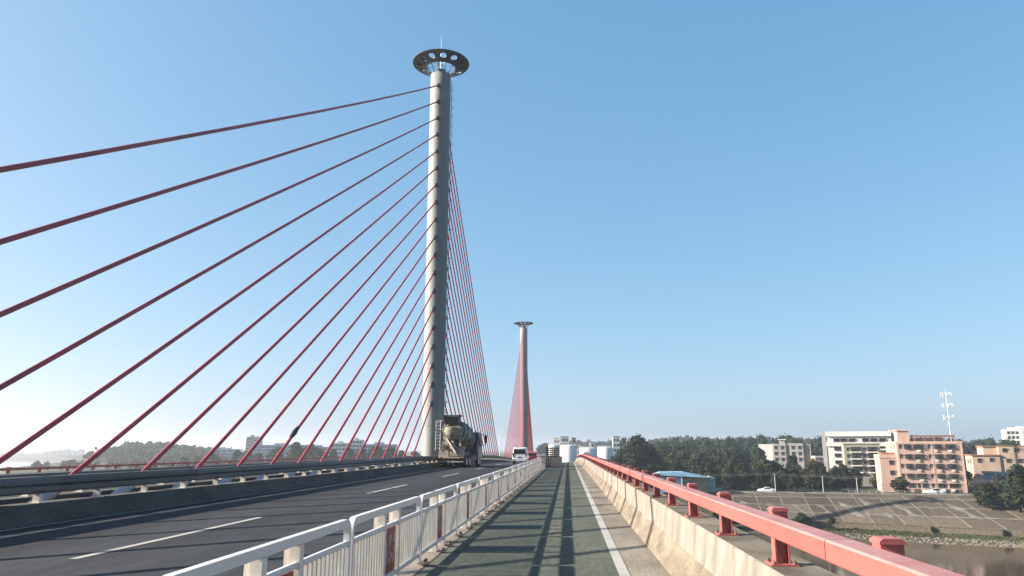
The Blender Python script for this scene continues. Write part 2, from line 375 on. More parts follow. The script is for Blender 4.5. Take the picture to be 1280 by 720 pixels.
def rail_mesh(L, far=False):
    m = MB()
    x0, x1, z0, z1, c = -0.09, 0.09, 0.0, 0.134, 0.012
    m.sweep([(x0, z1 - c), (x0, z0 + c), (x0 + c, z0), (x1 - c, z0), (x1, z0 + c), (x1, z1 - c)], [0.006, L - 0.006])
    m.sweep([(x0, z1 - c), (x0 + c, z1), (x1 - c, z1), (x1, z1 - c)], [0.006, L - 0.006]) if far else None
    if not far:
        m.cur = 1; m.sweep([(x1, z1 - c), (x1 - c, z1), (x0 + c, z1), (x0, z1 - c)], [0.006, L - 0.006]); m.cur = 0
    m.box((x0 + 0.02, 0.004, z0 + 0.02), (x1 - 0.02, 0.02, z1 - 0.02)); m.box((x0 + 0.02, L - 0.02, z0 + 0.02), (x1 - 0.02, L - 0.004, z1 - 0.02))
    return m.mesh('rail', [M['red_paint'], M['rail_dust_sheen']])
def red_rail(X, z0, label, ya, yb, parts=True, mirror=False):
    t = thing('guard_rail', label, 'railing', (X, 0, z0))
    sgn = -1 if mirror else 1
    rm = rail_mesh(2 * PS)
    k0 = int((ya - P0) // PS); k1 = int((yb - P0) // PS)
    for k in range(k0, k1):
        y = P0 + k * PS
        o = put('post', pm, t, (0.156 * sgn, y, dz(y)), PI if mirror else 0)
        if parts:
            put('base_plate', bm_, o)
            if -1 < y < 40: tag(put('bolts', am, o), kind='stuff')
        if k % 2 == 0:
            y += 0.35
            r = put('rail', rm, t, (0, y, dz(y) + 0.296))
            r.rotation_euler = (math.atan((dz(y + 2 * PS) - dz(y)) / (2 * PS)), 0, 0)
    return t
red_rail(1.685, 0.755, 'coral red steel guard rail on stub posts above the cream concrete barrier', -11, 150)
# far edge of the bridge
fb = strip('far_parapet', [(-27.9, -RF - 0.02), (-28.1, -RF + 0.2), (-28.12, 0.36), (-28.9, 0.36), (-28.9, -RF - 0.8)], M['barrier'], closed=True, caps=True)
tag(fb, 'concrete parapet under the red rail on the far left edge of the bridge', 'parapet')
red_rail(-28.35, 0.36, 'thin red guard rail on the far left side beyond the cables', -2, 190, parts=False, mirror=True)

# ------------------------------------------------------------------ white railing between path and road
rl = thing('white_railing', 'white painted steel railing with red boards between road and bike path', 'railing', (-2.3, 0, 0.045))
J0, JL = 0.41, 3.8
def frame_mesh():
    m = MB(); L = JL - 0.03; r = 0.14
    # flat-sided top rail whose ends bend down into the end posts
    pts = [(0.0, 0.0)]
    top = 0.985
    outer = []; inner = []
    hw = 0.038
    def bar(poly, x0=-0.03, x1=0.03): m.prism(poly, 'x', x0, x1)
    arc = [(r - r * math.cos(a), top - r + r * math.sin(a)) for a in [PI / 2 * i / 6 for i in range(7)]]
    t = 0.08; ri = r - t + 0.02
    arci = [(t + (ri - ri * math.cos(a)), top - t - ri + ri * math.sin(a)) for a in [PI / 2 * i / 6 for i in range(7)]]
    out = [(0.03, 0.0)] + [(y + 0.03 if i == 0 else y + 0.03, z) for i, (y, z) in enumerate(arc)]
    out += [(L - y, z) for y, z in arc[::-1]] + [(L, 0.0)]
    inn = [(0.03 + 0.05, 0.0)] + [(0.03 + max(0.05, y - 0.02), z) for y, z in arci]
    inn += [(L - max(0.05, y - 0.02), z) for y, z in arci[::-1]] + [(L - 0.05, 0.0)]
    n = len(out); vs = []
    for x in (-0.032, 0.032):
        vs += [(x, y, z) for y, z in out] + [(x, y, z) for y, z in inn]
    fs = []
    for i in range(n - 1):
        fs += [(i, i + 1, n + i + 1, n + i), (2 * n + i, 2 * n + i + 1, 3 * n + i + 1, 3 * n + i),
               (i, i + 1, 2 * n + i + 1, 2 * n + i), (n + i, n + i + 1, 3 * n + i + 1, 3 * n + i)]
    m.add(vs, fs)
    return m.mesh('railing_panel', M['white_paint'])
def bar_mesh(name, z0, z1, x=0.024):
    m = MB(); m.bevbox((-x, 0.085, z0), (x, JL - 0.085, z1), 0.008); return m.mesh(name, M['white_paint'])
def stub_mesh():
    m = MB(); m.box((-0.065, -0.05, -0.055), (0.03, 0.05, 0.90)); m.box((-0.115, -0.03, -0.055), (-0.066, 0.03, 0.90))
    m.box((-0.13, -0.09, -0.058), (0.1, 0.09, -0.045))
    return m.mesh('post', M['cream_paint'])
def board_mesh():
    m = MB(); m.box((-0.032, -0.33, 0.10), (-0.008, 0.33, 0.70)); m.cur = 1
    rr = random.Random(3)
    for cy in (-0.2, 0.0, 0.2):                                    # loose white brush strokes
        for q in range(7):
            a = rr.uniform(-0.7, 0.7); ln = rr.uniform(0.05, 0.15); yy = cy + rr.uniform(-0.08, 0.08); zz = rr.uniform(0.22, 0.5)
            c, s_ = math.sin(a) * ln, math.cos(a) * ln; wv = 0.012
            m.add([(-0.0055, yy - wv, zz), (-0.0055, yy + wv, zz), (-0.0055, yy + c + wv, zz + s_), (-0.0055, yy + c - wv, zz + s_)], [(0, 1, 2, 3)])
    return m.mesh('red_board', [M['red_board'], M['white_paint']])
def baluster_mesh():
    m = MB(); m.box((-0.020, -0.020, 0.13), (0.016, 0.020, 0.735)); return m.mesh('baluster', M['cream_paint'])
def foot_mesh():
    m = MB(); m.box((-0.03, -0.06, -0.005), (0.11, 0.06, 0.012)); m.tube((0.07, 0, 0.01), (0.07, 0, 0.055), 0.022, n=6)
    return m.mesh('foot', M['rust'])
fr_m, mid_m, bot_m = frame_mesh(), bar_mesh('mid_rail', 0.715, 0.765), bar_mesh('bottom_rail', 0.085, 0.15)
st_m, bd_m, ba_m, ft_m = stub_mesh(), board_mesh(), baluster_mesh(), foot_mesh()
BY = [0.19 + 0.122 * i for i in range(11)] + [JL - 0.19 - 0.122 * i for i in range(11)]
mb = MB()
for y in BY: mb.box((-0.020, y - 0.020, 0.13), (0.016, y + 0.020, 0.735))
bas_m = mb.mesh('balusters', M['cream_paint'])
def panel(y, near):
    p = put('railing_panel', fr_m, rl, (0, y, dz(y)))
    p.rotation_euler = (math.atan((dz(y + JL) - dz(y)) / JL), 0, 0)
    put('mid_rail', mid_m, p); put('bottom_rail', bot_m, p)
    put('red_board', bd_m, p, (0, JL / 2, 0))
    for s in (-0.40, 0.40): put('post', st_m, p, (0, JL / 2 + s, 0))
    if near:
        for yy in BY: put('baluster', ba_m, p, (0, yy, 0))
        for yy in (0.06, JL - 0.06): put('foot', ft_m, p, (0.04, yy, 0))
        for yy in (JL / 2 - 0.40, JL / 2 + 0.40): put('foot', ft_m, p, (0.07, yy, -0.02))
    else:
        tag(put('balusters', bas_m, p), kind='stuff')
        for yy in (0.06, JL / 2, JL - 0.06): put('foot', ft_m, p, (0.05, yy, 0))
for k in range(-2, 17): panel(J0 + k * JL, k < 7)
for k in range(18, 34): panel(J0 + k * JL, False)
# lattice stand and squat pier at the end of the first railing run
YG = J0 + 17 * JL
g = thing('lattice_gate', 'brown lattice gate standing where the white railing is interrupted', 'gate', (-2.2, YG + 13.0, dz(YG + 13)))
m = MB()
for x in (0, 0.62, 1.24): m.box((x - 0.035, -0.035, 0), (x + 0.035, 0.035, 1.95))
for z in (0.06, 1.92): m.box((0.035, -0.03, z - 0.03), (0.585, 0.03, z + 0.03)); m.box((0.655, -0.03, z - 0.03), (1.205, 0.03, z + 0.03))
m.build('gate_frame', M['lattice'], g)
sl = MB().box((-0.275, -0.012, -0.062), (0.275, 0.012, 0.062)).mesh('slat', M['lattice'])
for x in (0.31, 0.93):
    for q in range(9): put('slat', sl, g, (x, 0, 0.24 + q * 0.19))
vb = MB().box((-0.045, 0.014, 0.09), (0.045, 0.03, 1.89)).mesh('bar', M['lattice'])
for x in (0.17, 0.45, 0.79, 1.07): put('bar', vb, g, (x, 0, 0))
p_ = thing('concrete_pier', 'squat mauve concrete pier closing the near end of the white railing', 'pier', (-2.35, YG + 1.2, dz(YG)))
m = MB(); m.bevbox((-0.32, -0.9, -0.02), (0.36, 0.9, 1.16), 0.05); m.build('pier_body', M['mauve'], p_)
m = MB(); m.bevbox((-0.38, -0.96, 1.162), (0.42, 0.96, 1.25), 0.03); m.build('pier_cap', M['mauve'], p_)

pw_ = thing('parapet_wall', 'low pinkish wall in front of the brown lattice gate beside the path', 'wall', (-1.75, YG + 12.0, dz(YG + 12)))
MB().bevbox((0, -0.1, -0.05), (1.15, 0.1, 0.92), 0.03).build('wall_body', M['pink_light'], pw_); MB().bevbox((-0.05, -0.14, 0.922), (1.2, 0.14, 1.0), 0.02).build('coping', M['kerb'], pw_)
# ------------------------------------------------------------------ median barriers
def median(Xf, sgn, label):
    t = thing('median_barrier', label, 'barrier', (Xf, 0, 0))
    # concrete base in lengths
    Lb = 9.0; c = MB().sweep([(0, -0.02), (0.0, 0.07), (-0.06 * sgn, 0.10), (-0.09 * sgn, 0.455), (-0.11 * sgn, 0.47), (-0.56 * sgn, 0.47), (-0.58 * sgn, 0.45), (-0.58 * sgn, -0.02)], [0.01, Lb - 0.01], closed=True, caps=True).mesh('concrete_base', M['dark_concrete'])
    # steel beam: lower bulge and set-back upper ledge
    b = MB()
    pr = [(-0.02, 0.80), (0.02, 0.84), (0.02, 0.95), (-0.03, 0.985), (0.02, 1.02), (0.02, 1.075), (-0.05, 1.10), (-0.06, 1.185), (-0.16, 1.195), (-0.30, 1.17), (-0.30, 0.80)]
    Lm = 2.3 * 3
    beam = b.sweep([(x * sgn - 0.08 * sgn, z - 0.10) for x, z in pr], [0.008, Lm - 0.008], closed=True, caps=True).mesh('beam', M['steel'])
    pmesh = MB().box((min(-0.16 * sgn, -0.33 * sgn), -0.05, 0.47), (max(-0.16 * sgn, -0.33 * sgn), 0.05, 0.705)).box((min(-0.11 * sgn, -0.38 * sgn), -0.1, 0.47), (max(-0.11 * sgn, -0.38 * sgn), 0.1, 0.487)).mesh('post', M['cream_paint'])
    y = -18.0
    while y < 260:
        o = put('concrete_base', c, t, (0, y, dz(y))); o.rotation_euler = (math.atan((dz(y + Lb) - dz(y)) / Lb), 0, 0); y += Lb
    y = 17.67 - 2.32 * 15 + 0.6
    Lr = 2.32 * 3
    while y < 260:
        o = put('beam', beam, t, (0, y, dz(y))); o.rotation_euler = (math.atan((dz(y + Lr) - dz(y)) / Lr), 0, 0); o.scale.y = Lr / Lm; y += Lr
    k = -12
    while 17.67 + 2.32 * k < 230:
        y = 17.67 + 2.32 * k; put('post', pmesh, t, (0, y, dz(y))); k += 1
    return t
median(-12.5, 1, 'dark grey steel beam barrier on concrete base between road and the cables')
median(-15.0, -1, 'steel beam barrier behind the cables facing the far carriageway')

# ------------------------------------------------------------------ pylons and stay cables
XC = -13.72
def annulus(m, r0, z0, r1, z1, rh, nh, th):
    # cone ring with round holes, th thick
    def P(r, a, up):
        z = z0 + (z1 - z0) * (r - r0) / (r1 - r0) + up
        return (r * math.cos(a), r * math.sin(a), z)
    rc = (r0 + r1) / 2 + 0.03
    da = 2 * PI / nh
    K = 4
    for i in range(nh):
        a0 = i * da; ac = a0 + da / 2
        pts = []
        pts += [(r0, a0 + da * j / K) for j in range(K)]
        pts += [(r0 + (r1 - r0) * j / K, a0 + da) for j in range(K)]
        pts += [(r1, a0 + da - da * j / K) for j in range(K)]
        pts += [(r1 - (r1 - r0) * j / K, a0) for j in range(K)]
        hole = []
        for r, a in pts:
            x, yv = r * math.cos(a - ac) - rc, r * math.sin(a - ac); d = math.hypot(x, yv)
            hx, hy = rc + x / d * rh, yv / d * rh
            hole.append((math.hypot(hx, hy), ac + math.atan2(hy, hx)))
        n = len(pts)
        vs = [P(r, a, 0) for r, a in pts] + [P(r, a, 0) for r, a in hole] + [P(r, a, th) for r, a in pts] + [P(r, a, th) for r, a in hole]
        fs = []
        for j in range(n):
            q = (j + 1) % n
            fs += [(j, q, n + q, n + j), (2 * n + j, 2 * n + q, 3 * n + q, 3 * n + j), (n + j, n + q, 3 * n + q, 3 * n + j)]
        m.add(vs, fs)
def pylon(Y, zt, label, rz=0):
    t = thing('pylon', label, 'bridge pylon', (XC, Y, dz(Y)))
    b = -dz(Y)
    H = zt - 1.5 + b
    m = MB(); m.lathe([(1.13, -2), (1.13, 1.0)] + [(1.13, 1 + (H - 1) * i / 12) for i in range(1, 13)] + [(1.0, H + 0.03), (0.3, H + 0.05)], 40); m.build('column', M['pylon'], t)
    ringm = MB().lathe([(1.125, 0), (1.145, 0.01), (1.145, 0.06), (1.125, 0.07)], 40).mesh('joint_ring', M['pylon'])
    q = 4.0
    while q < H - 1:
        put('joint_ring', ringm, t, (0, 0, q)); q += 5.8
    m = MB(); m.lathe([(1.45, -0.2), (1.45, 0.9), (1.36, 1.0), (1.13, 1.02)], 32); m.build('plinth', M['concrete'], t)
    zr = zt + b
    d = MB(); annulus(d, 1.70, zr - 0.62, 3.1, zr - 0.04, 0.36, 12, 0.10); dm = d.build('saucer', M['disc_metal'], t)
    dk = MB()
    for a0 in (-PI / 4 + 0.28, PI * 3 / 4 + 0.28):
        dk.lathe([(1.72, zr - 0.22), (3.05, zr + 0.12), (3.05, zr + 0.15), (1.72, zr - 0.19), (1.72, zr - 0.22)], 14, a0=a0, a1=a0 + PI / 2 - 0.30, smooth=False)
    dk.build('upper_deck', M['disc_metal'], t)
    MB().lathe([(0.01, H), (0.55, H + 0.03), (0.55, zr - 0.9), (0.4, zr - 0.8), (0.01, zr - 0.8)], 20, smooth=False).build('core', M['disc_metal'], t)
    e = MB()
    for (rr, z, tr) in ((3.12, zr + 0.0, 0.09), (1.7, zr - 0.60, 0.09)):
        e.lathe([(rr + tr * math.cos(a), z + tr * math.sin(a)) for a in [2 * PI * i / 8 for i in range(9)]], 48)
    e.build('rim', M['disc_metal'], t)
    sm = MB().tube((1.05, 0, zr - 1.55), (1.70, 0, zr - 0.62), 0.05, n=6).mesh('strut', M['disc_metal'])
    for i in range(12): put('strut', sm, t, None, 2 * PI * (i) / 12)
    m = MB(); m.tube((0, 0, H), (0, 0, H + 2.6), 0.09, 0.06); m.tube((0, 0, H + 2.6), (0, 0, zr + 3.4), 0.05, 0.02)
    for i in range(6):
        a = 2 * PI * i / 6; m.tube((0, 0, H + 1.4), (1.68 * math.cos(a), 1.68 * math.sin(a), zr - 0.55), 0.03, n=5)
    m.build('mast', M['galv'], t)
    # caged ladder on the far right flank
    m = MB(); ang = R(38); c, s_ = math.cos(ang), math.sin(ang)
    mx = Matrix.Rotation(ang, 4, 'Z')
    for sy in (-0.22, 0.22): m.box((1.30, sy - 0.02, 2.5), (1.34, sy + 0.02, H - 0.4), mx)
    z = 2.7
    while z < H - 0.5: m.box((1.305, -0.2, z), (1.335, 0.2, z + 0.025), mx); z += 0.33
    m.build('ladder', M['disc_metal'], t)
    m = MB(); z = 3.2
    while z < H - 0.5:
        m.box((1.30, -0.30, z), (1.36, -0.27, z + 0.06), mx); m.box((1.1, -0.24, z + 0.2), (1.3, -0.2, z + 0.24), mx); m.box((1.1, 0.2, z + 0.2), (1.3, 0.24, z + 0.24), mx)
        pts = [(1.32 + 0.36 * math.sin(a), -0.36 * math.cos(a), z) for a in [PI * i / 6 for i in range(7)]]
        m.path([mx @ Vector(p) for p in pts], 0.022, 4); z += 1.1
    tag(m.build('ladder_cage', M['disc_metal'], t), kind='stuff')
    return t
PY = [76.53, 237.3]
T1 = pylon(PY[0], 44.55, 'near tall white cylindrical bridge pylon with perforated saucer on top')
T2 = pylon(PY[1], 41.4, 'distant bridge pylon with saucer top among red cables')
nub = MB().tube((0, 0, 0.0), (0, 0, 0.5), 0.24, 0.24, n=10).tube((0, 0, 0.5), (0, 0, 0.8), 0.24, 0.11, n=10).mesh('anchor_collar', M['disc_metal'])
slv_cache = {}
for ti, (Yt, zoff, side_names) in enumerate(((PY[0], 0.0, ('near', 'far')), (PY[1], -0.9, ('near', 'far')))):
    T = (T1, T2)[ti]
    for side in (-1, 1):
        for k in range(19):
            off = 9.85 + 3.56 * (18 - k)
            Yd = Yt + side * off
            A = Vector((XC, Yt + side * 1.05, 41.35 - 1.942 * k + zoff))
            D = Vector((XC, Yd, 1.1 + dz(Yd)))
            d = (A - D).normalized()
            E = D - d * (1.0 / max(d.z, 0.2)) if d.z > 0 else D
            r = 0.075 if ti == 0 else 0.075
            V = A - E; sag = 0.28 * (V.length / 80) ** 2; pts = []
            for q in range(9): pts.append(V * (q / 8) - Vector((0, 0, sag * 4 * (q / 8) * (1 - q / 8))))
            c = MB()
            for q in range(8): c.tube(pts[q], pts[q + 1], r, n=8, caps=False)
            o = c.build('stay_cable', M['cable'], None, E)
            where = ('left', 'right')[side > 0]
            w_ = ORD[k] + (' red stay cable from the top' if 0 < k < 18 else ' red stay cable')
            tag(o, w_ + (' on the left side of the near pylon' if side < 0 else ' on the right side of the near pylon') if ti == 0
                else w_ + ' on the ' + where + ' side of the distant pylon', 'cable',
                'stay cables of the near pylon' if ti == 0 else 'stay cables of the distant pylon')
            rot = d.to_track_quat('Z', 'Y').to_euler()
            if ti == 0:
                s_ = put('anchor_sleeve', MB().tube((0, 0, 0), (0, 0, 1.55), 0.20, 0.17, n=12).tube((0, 0, 1.55), (0, 0, 1.7), 0.17, 0.085, n=12).mesh('anchor_sleeve', M['sleeve']), o)
                s_.rotation_euler = rot
                cl = put('anchor_collar', nub, o, A - E + (E - A).normalized() * 0.15); cl.rotation_euler = (E - A).normalized().to_track_quat('Z', 'Y').to_euler()
                if side < 0 and k == 9:
                    wr = put('cable_wrap', MB().tube((0, 0, 0), (0, 0, 0.5), 0.09, 0.14, n=8).tube((0, 0, 0.5), (0, 0, 1.0), 0.14, 0.09, n=8).mesh('cable_wrap', M['black']), o, d * (2.2 / d.z))
                    wr.rotation_euler = rot

# street lamps at the far end of the bridge
def lamp(x, y, label, H=8.0):
    t = thing('street_lamp', label, 'street lamp', (x, y, dz(y)), 0, 'street lamps on the far half of the bridge')
    MB().tube((0, 0, 0), (0, 0, H), 0.11, 0.06, n=8).path([(0, 0, H - 0.1), (0.5, 0, H + 0.25), (1.3, 0, H + 0.4)], 0.045).build('lamp_pole', M['tower_steel'], t)
    MB().bevbox((1.15, -0.14, H + 0.34), (1.75, 0.14, H + 0.46), 0.04).build('lamp_head', M['tower_steel'], t)
lamp(-17.6, 196, 'pale street lamp between the near cable fan and the distant pylon')

# ------------------------------------------------------------------ vehicles
def wheel_mesh(r, wd):
    m = MB(); m.lathe([(r * 0.62, -wd / 2), (r * 0.95, -wd / 2), (r, -wd / 2 + 0.03), (r, wd / 2 - 0.03), (r * 0.95, wd / 2), (r * 0.62, wd / 2)], 20, Matrix.Rotation(PI / 2, 4, 'Y')); return m.mesh('tyre', M['black'])
def rim_mesh(r, wd):
    m = MB(); m.lathe([(0.02, -wd / 2 + 0.02), (r * 0.25, -wd / 2 + 0.01), (r * 0.5, -wd / 2 + 0.04), (r * 0.64, -wd / 2), (r * 0.64, wd / 2), (r * 0.5, wd / 2 - 0.04), (r * 0.25, wd / 2 - 0.01), (0.02, wd / 2 - 0.02)], 14, Matrix.Rotation(PI / 2, 4, 'Y')); return m.mesh('rim', M['chrome'])
def car(name, label, cat, loc, rz, paint, st, W, wheels, r=0.33, wins=(), lights_y=0.0, group=None, scale=1.0):
    """st: (y, z_bottom, z_belt, z_roof, half width bottom, half width belt, half width roof)"""
    t = thing(name, label, cat, loc, rz, group); t.scale = (scale,) * 3
    m = MB(); rows = []
    for (y, zb, zl, zr, wb, wl, wr) in st:
        c = 0.05
        half = [(wb * 0.9, zb), (wb, zb + c), (wl, (zb + zl) * 0.55), (wl, zl), (wr, zr - c), (wr - c * 1.5, zr)]
        row = [(-x, y, z) for x, z in half] + [(x, y, z) for x, z in half[::-1]]
        rows.append(row)
    n = len(rows[0]); vs = [p for r_ in rows for p in r_]; fs = []
    for j in range(len(rows) - 1):
        for i in range(n):
            q = (i + 1) % n; fs.append((j * n + i, j * n + q, (j + 1) * n + q, (j + 1) * n + i))
    fs.append(tuple(range(n))[::-1]); fs.append(tuple(range((len(rows) - 1) * n, len(rows) * n)))
    m.add(vs, fs, True)
    o = m.build('body', M[paint], t)
    md = o.modifiers.new('sharp', 'EDGE_SPLIT'); md.split_angle = R(32)
    for nm, quads in wins:
        g_ = MB()
        for qd in quads: g_.add(qd, [tuple(range(len(qd)))])
        gl = g_.build(nm, M['glass'], t)
        sd_ = gl.modifiers.new('thick', 'SOLIDIFY'); sd_.thickness = 0.02; sd_.offset = 0
    tm, rm = wheel_mesh(r, 0.22), rim_mesh(r, 0.225)
    for y in wheels:
        for s in (-1, 1):
            w_ = put('wheel', tm, t, (s * (W - 0.13), y, r)); put('rim', rm, w_)
    return t
# white van seen from behind (y forward, rear at 0)
vs_ = [(0.0, 0.38, 1.02, 1.18, 0.80, 0.86, 0.78), (0.08, 0.30, 1.05, 1.86, 0.84, 0.90, 0.74), (0.6, 0.28, 1.06, 1.98, 0.86, 0.92, 0.76), (2.8, 0.26, 1.06, 2.0, 0.86, 0.92, 0.76), (3.5, 0.26, 1.05, 1.80, 0.86, 0.92, 0.70), (4.2, 0.27, 1.02, 1.12, 0.86, 0.90, 0.82), (4.75, 0.30, 0.80, 0.86, 0.78, 0.82, 0.76)]
YV = 93.5
van = car('white_van', 'white people carrier van driving away in the near lane', 'van', (-5.95, YV, dz(YV)), 0, 'car_white', vs_, 0.9, (0.85, 3.7),
          wins=(('rear_window', [[(-0.74, -0.012, 1.20), (0.74, -0.012, 1.20), (0.68, 0.055, 1.76), (-0.68, 0.055, 1.76)]]),
                ('side_window', [[(s * 0.915, 0.7, 1.12), (s * 0.915, 3.1, 1.12), (s * 0.79, 2.9, 1.86), (s * 0.79, 0.7, 1.86)] for s in (-1, 1)])))
for s in (-1, 1): MB().bevbox((s * 0.80 - 0.07, -0.03, 0.85), (s * 0.80 + 0.07, 0.10, 1.3), 0.02).build('tail_light', M['tail_red'], van)
MB().box((-0.22, -0.035, 0.72), (0.22, 0.01, 0.86)).build('number_plate', M['plate'], van)
MB().bevbox((-0.84, -0.07, 0.36), (0.84, 0.08, 0.62), 0.04).build('rear_bumper', M['car_white'], van)
rs_ = [(0.0, 0.38, 0.92, 1.02, 0.78, 0.84, 0.76), (0.1, 0.30, 0.95, 1.45, 0.82, 0.88, 0.66), (0.8, 0.28, 0.96, 1.62, 0.84, 0.90, 0.68), (2.2, 0.26, 0.96, 1.64, 0.84, 0.90, 0.68), (3.2, 0.26, 0.95, 1.02, 0.84, 0.89, 0.80), (4.2, 0.32, 0.76, 0.82, 0.76, 0.80, 0.72)]
YR = 121
rc_ = car('red_car', 'dark red hatchback ahead of the white van', 'car', (-5.75, YR, dz(YR)), 0, 'car_red', rs_, 0.88, (0.75, 3.3),
          wins=(('rear_window', [[(-0.68, -0.012, 1.03), (0.68, -0.012, 1.03), (0.60, 0.078, 1.42), (-0.60, 0.078, 1.42)]]),
                ('side_window', [[(s * 0.90, 0.5, 1.0), (s * 0.90, 2.8, 1.0), (s * 0.71, 2.3, 1.54), (s * 0.71, 0.7, 1.54)] for s in (-1, 1)])))
for s in (-1, 1): MB().bevbox((s * 0.76 - 0.1, -0.03, 0.78), (s * 0.76 + 0.08, 0.10, 0.98), 0.02).build('tail_light', M['tail_red'], rc_)
MB().box((-0.22, -0.02, 0.62), (0.22, 0.01, 0.75)).build('number_plate', M['plate'], rc_)

# concrete mixer truck, rear at y = 0
tk = thing('mixer_truck', 'dirty concrete mixer truck seen from behind in the left lane', 'mixer truck', (-11.05, 71.6, dz(72)), R(-5))
m = MB()
for s in (-0.42, 0.42): m.box((s - 0.05, 0.5, 0.85), (s + 0.05, 8.3, 1.15))
for y in (0.5, 2.2, 4.0, 6.0): m.box((-0.37, y, 0.9), (0.37, y + 0.12, 1.1))
m.box((-1.2, 5.2, 0.6), (-0.5, 6.4, 1.2)); m.tube((0.85, 5.2, 0.9), (0.85, 6.3, 0.9), 0.33, n=14)
m.build('chassis', M['truck_frame'], tk)
tilt = Matrix.Translation((0, 3.35, 2.92)) @ Matrix.Rotation(R(-12), 4, 'X') @ Matrix.Rotation(PI / 2, 4, 'X')
dr = MB(); prof = [(0.05, -2.95), (0.55, -2.9), (0.9, -2.5), (1.25, -1.5), (1.38, -0.4), (1.38, 0.5), (1.2, 1.5), (0.92, 2.4), (0.70, 2.85), (0.62, 2.95), (0.5, 2.95), (0.5, 2.3)]
dr.lathe(prof, 32, tilt); drum = dr.build('drum', M['drum'], tk)
bnd = MB()
for z in (-1.5, -0.4, 0.5, 1.5):
    rr = 1.25 if z in (-1.5,) else 1.385 if z in (-0.4, 0.5) else 1.205
    bnd.lathe([(rr, z - 0.05), (rr + 0.03, z - 0.04), (rr + 0.03, z + 0.04), (rr, z + 0.05)], 32, tilt)
bnd.build('drum_band', M['hopper'], drum)
ring = MB().lathe([(0.97, 2.2), (1.07, 2.2), (1.07, 2.35), (0.97, 2.35)], 28, tilt); ring.build('drum_track', M['hopper'], drum)
# feed hopper above the drum mouth
m = MB()
m.add([(-0.75, -0.35, 4.78), (0.75, -0.35, 4.78), (0.75, 0.85, 4.85), (-0.75, 0.85, 4.85), (-0.55, 0.0, 4.0), (0.55, 0.0, 4.0), (0.55, 0.6, 4.0), (-0.55, 0.6, 4.0)],
      [(0, 1, 5, 4), (1, 2, 6, 5), (2, 3, 7, 6), (3, 0, 4, 7), (4, 5, 6, 7)])
m.box((-0.8, -0.4, 4.74), (0.8, -0.34, 4.9)); m.box((-0.8, 0.86, 4.8), (0.8, 0.9, 4.95)); m.box((-0.82, -0.34, 4.74), (-0.76, 0.86, 4.92)); m.box((0.76, -0.34, 4.74), (0.82, 0.86, 4.92))
m.build('feed_hopper', M['hopper'], tk)
m = MB()    # charging collar and discharge scoop
m.lathe([(0.78, 0), (0.82, 0.35), (0.55, 0.9), (0.35, 1.1)], 16, Matrix.Translation((0, 0.35, 3.75)) @ Matrix.Rotation(PI, 4, 'X'), a0=0, a1=2 * PI)
m.box((-0.85, -0.15, 3.62), (0.85, -0.05, 3.86)); m.box((-0.85, -0.05, 3.62), (-0.77, 0.9, 3.8)); m.box((0.77, -0.05, 3.62), (0.85, 0.9, 3.8))
m.build('discharge_scoop', M['chute'], tk)
m = MB()    # swivelling chute slung across to the right
a, b_ = Vector((-0.25, 0.0, 2.75)), Vector((0.75, -0.45, 1.45))
dd = (b_ - a).normalized(); sd2 = Vector((0.35, 0.9, 0.1)).normalized(); up = dd.cross(sd2)
for t0, t1 in ((0, 1),):
    ring_pts = [(math.cos(q), math.sin(q)) for q in [PI + PI * i / 8 for i in range(9)]]
    vs = []
    for c in (a, b_):
        for (cx, cy) in ring_pts: vs.append(c + sd2 * cx * 0.3 + up * cy * 0.3)
        for (cx, cy) in ring_pts: vs.append(c + sd2 * cx * 0.26 + up * cy * 0.26)
    n = 9; fs = []
    for i in range(8): fs += [(i, i + 1, 18 + i + 1, 18 + i), (9 + i, 9 + i + 1, 27 + i + 1, 27 + i)]
    fs += [(0, 9, 27, 18), (8, 17, 35, 26)]
    m.add(vs, fs)
m.build('chute', M['truck_cream'], tk)
m = MB()    # rear A-frame carrying the drum
for s in (-1, 1):
    m.tube((s * 0.95, 0.35, 1.1), (s * 0.5, 0.9, 2.9), 0.07, n=6); m.tube((s * 0.95, 1.3, 1.1), (s * 0.55, 0.95, 2.9), 0.07, n=6)
    m.tube((s * 0.8, 0.0, 3.7), (s * 0.95, 0.3, 1.15), 0.05, n=6)
    m.tube((s * 0.95, 0.35, 1.15), (-s * 0.3, 0.25, 2.3), 0.05, n=6)
m.box((-1.0, 0.85, 2.62), (1.0, 1.05, 2.85)); m.box((-0.95, 0.2, 1.1), (0.95, 0.4, 1.25))
m.build('rear_frame', M['truck_cream'], tk)
m = MB(); m.bevbox((-1.22, -0.05, 0.98), (-0.25, 0.6, 1.62), 0.05); m.bevbox((-1.0, 0.0, 1.6), (-0.55, 0.5, 2.15), 0.05); m.build('tool_box', M['truck_cream'], tk)
m = MB(); m.tube((-0.1, 0.1, 1.75), (0.5, 0.1, 1.75), 0.22, n=12); m.bevbox((-0.15, -0.05, 1.05), (0.6, 0.4, 1.5), 0.03); m.build('water_pump', M['chute'], tk)
m = MB(); m.bevbox((-1.25, -0.12, 0.86), (1.25, 0.05, 1.0), 0.03); m.bevbox((-1.2, -0.06, 0.5), (1.2, 0.02, 0.6), 0.02); m.build('rear_bumper', M['truck_cream'], tk)
m = MB(); m.box((-1.15, 0.62, 1.1), (1.15, 0.72, 1.95)); m.bevbox((0.35, 0.1, 1.05), (1.18, 0.6, 1.7), 0.04); m.box((-0.9, 0.3, 1.95), (0.2, 0.4, 2.5)); m.build('rear_panel', M['truck_cream'], tk)
for s in (-1, 1): MB().bevbox((s * 0.95 - 0.12, -0.16, 0.87), (s * 0.95 + 0.12, -0.121, 0.97), 0.01).build('tail_light', M['tail_red'], tk)
m = MB()    # white ladder at the left rear
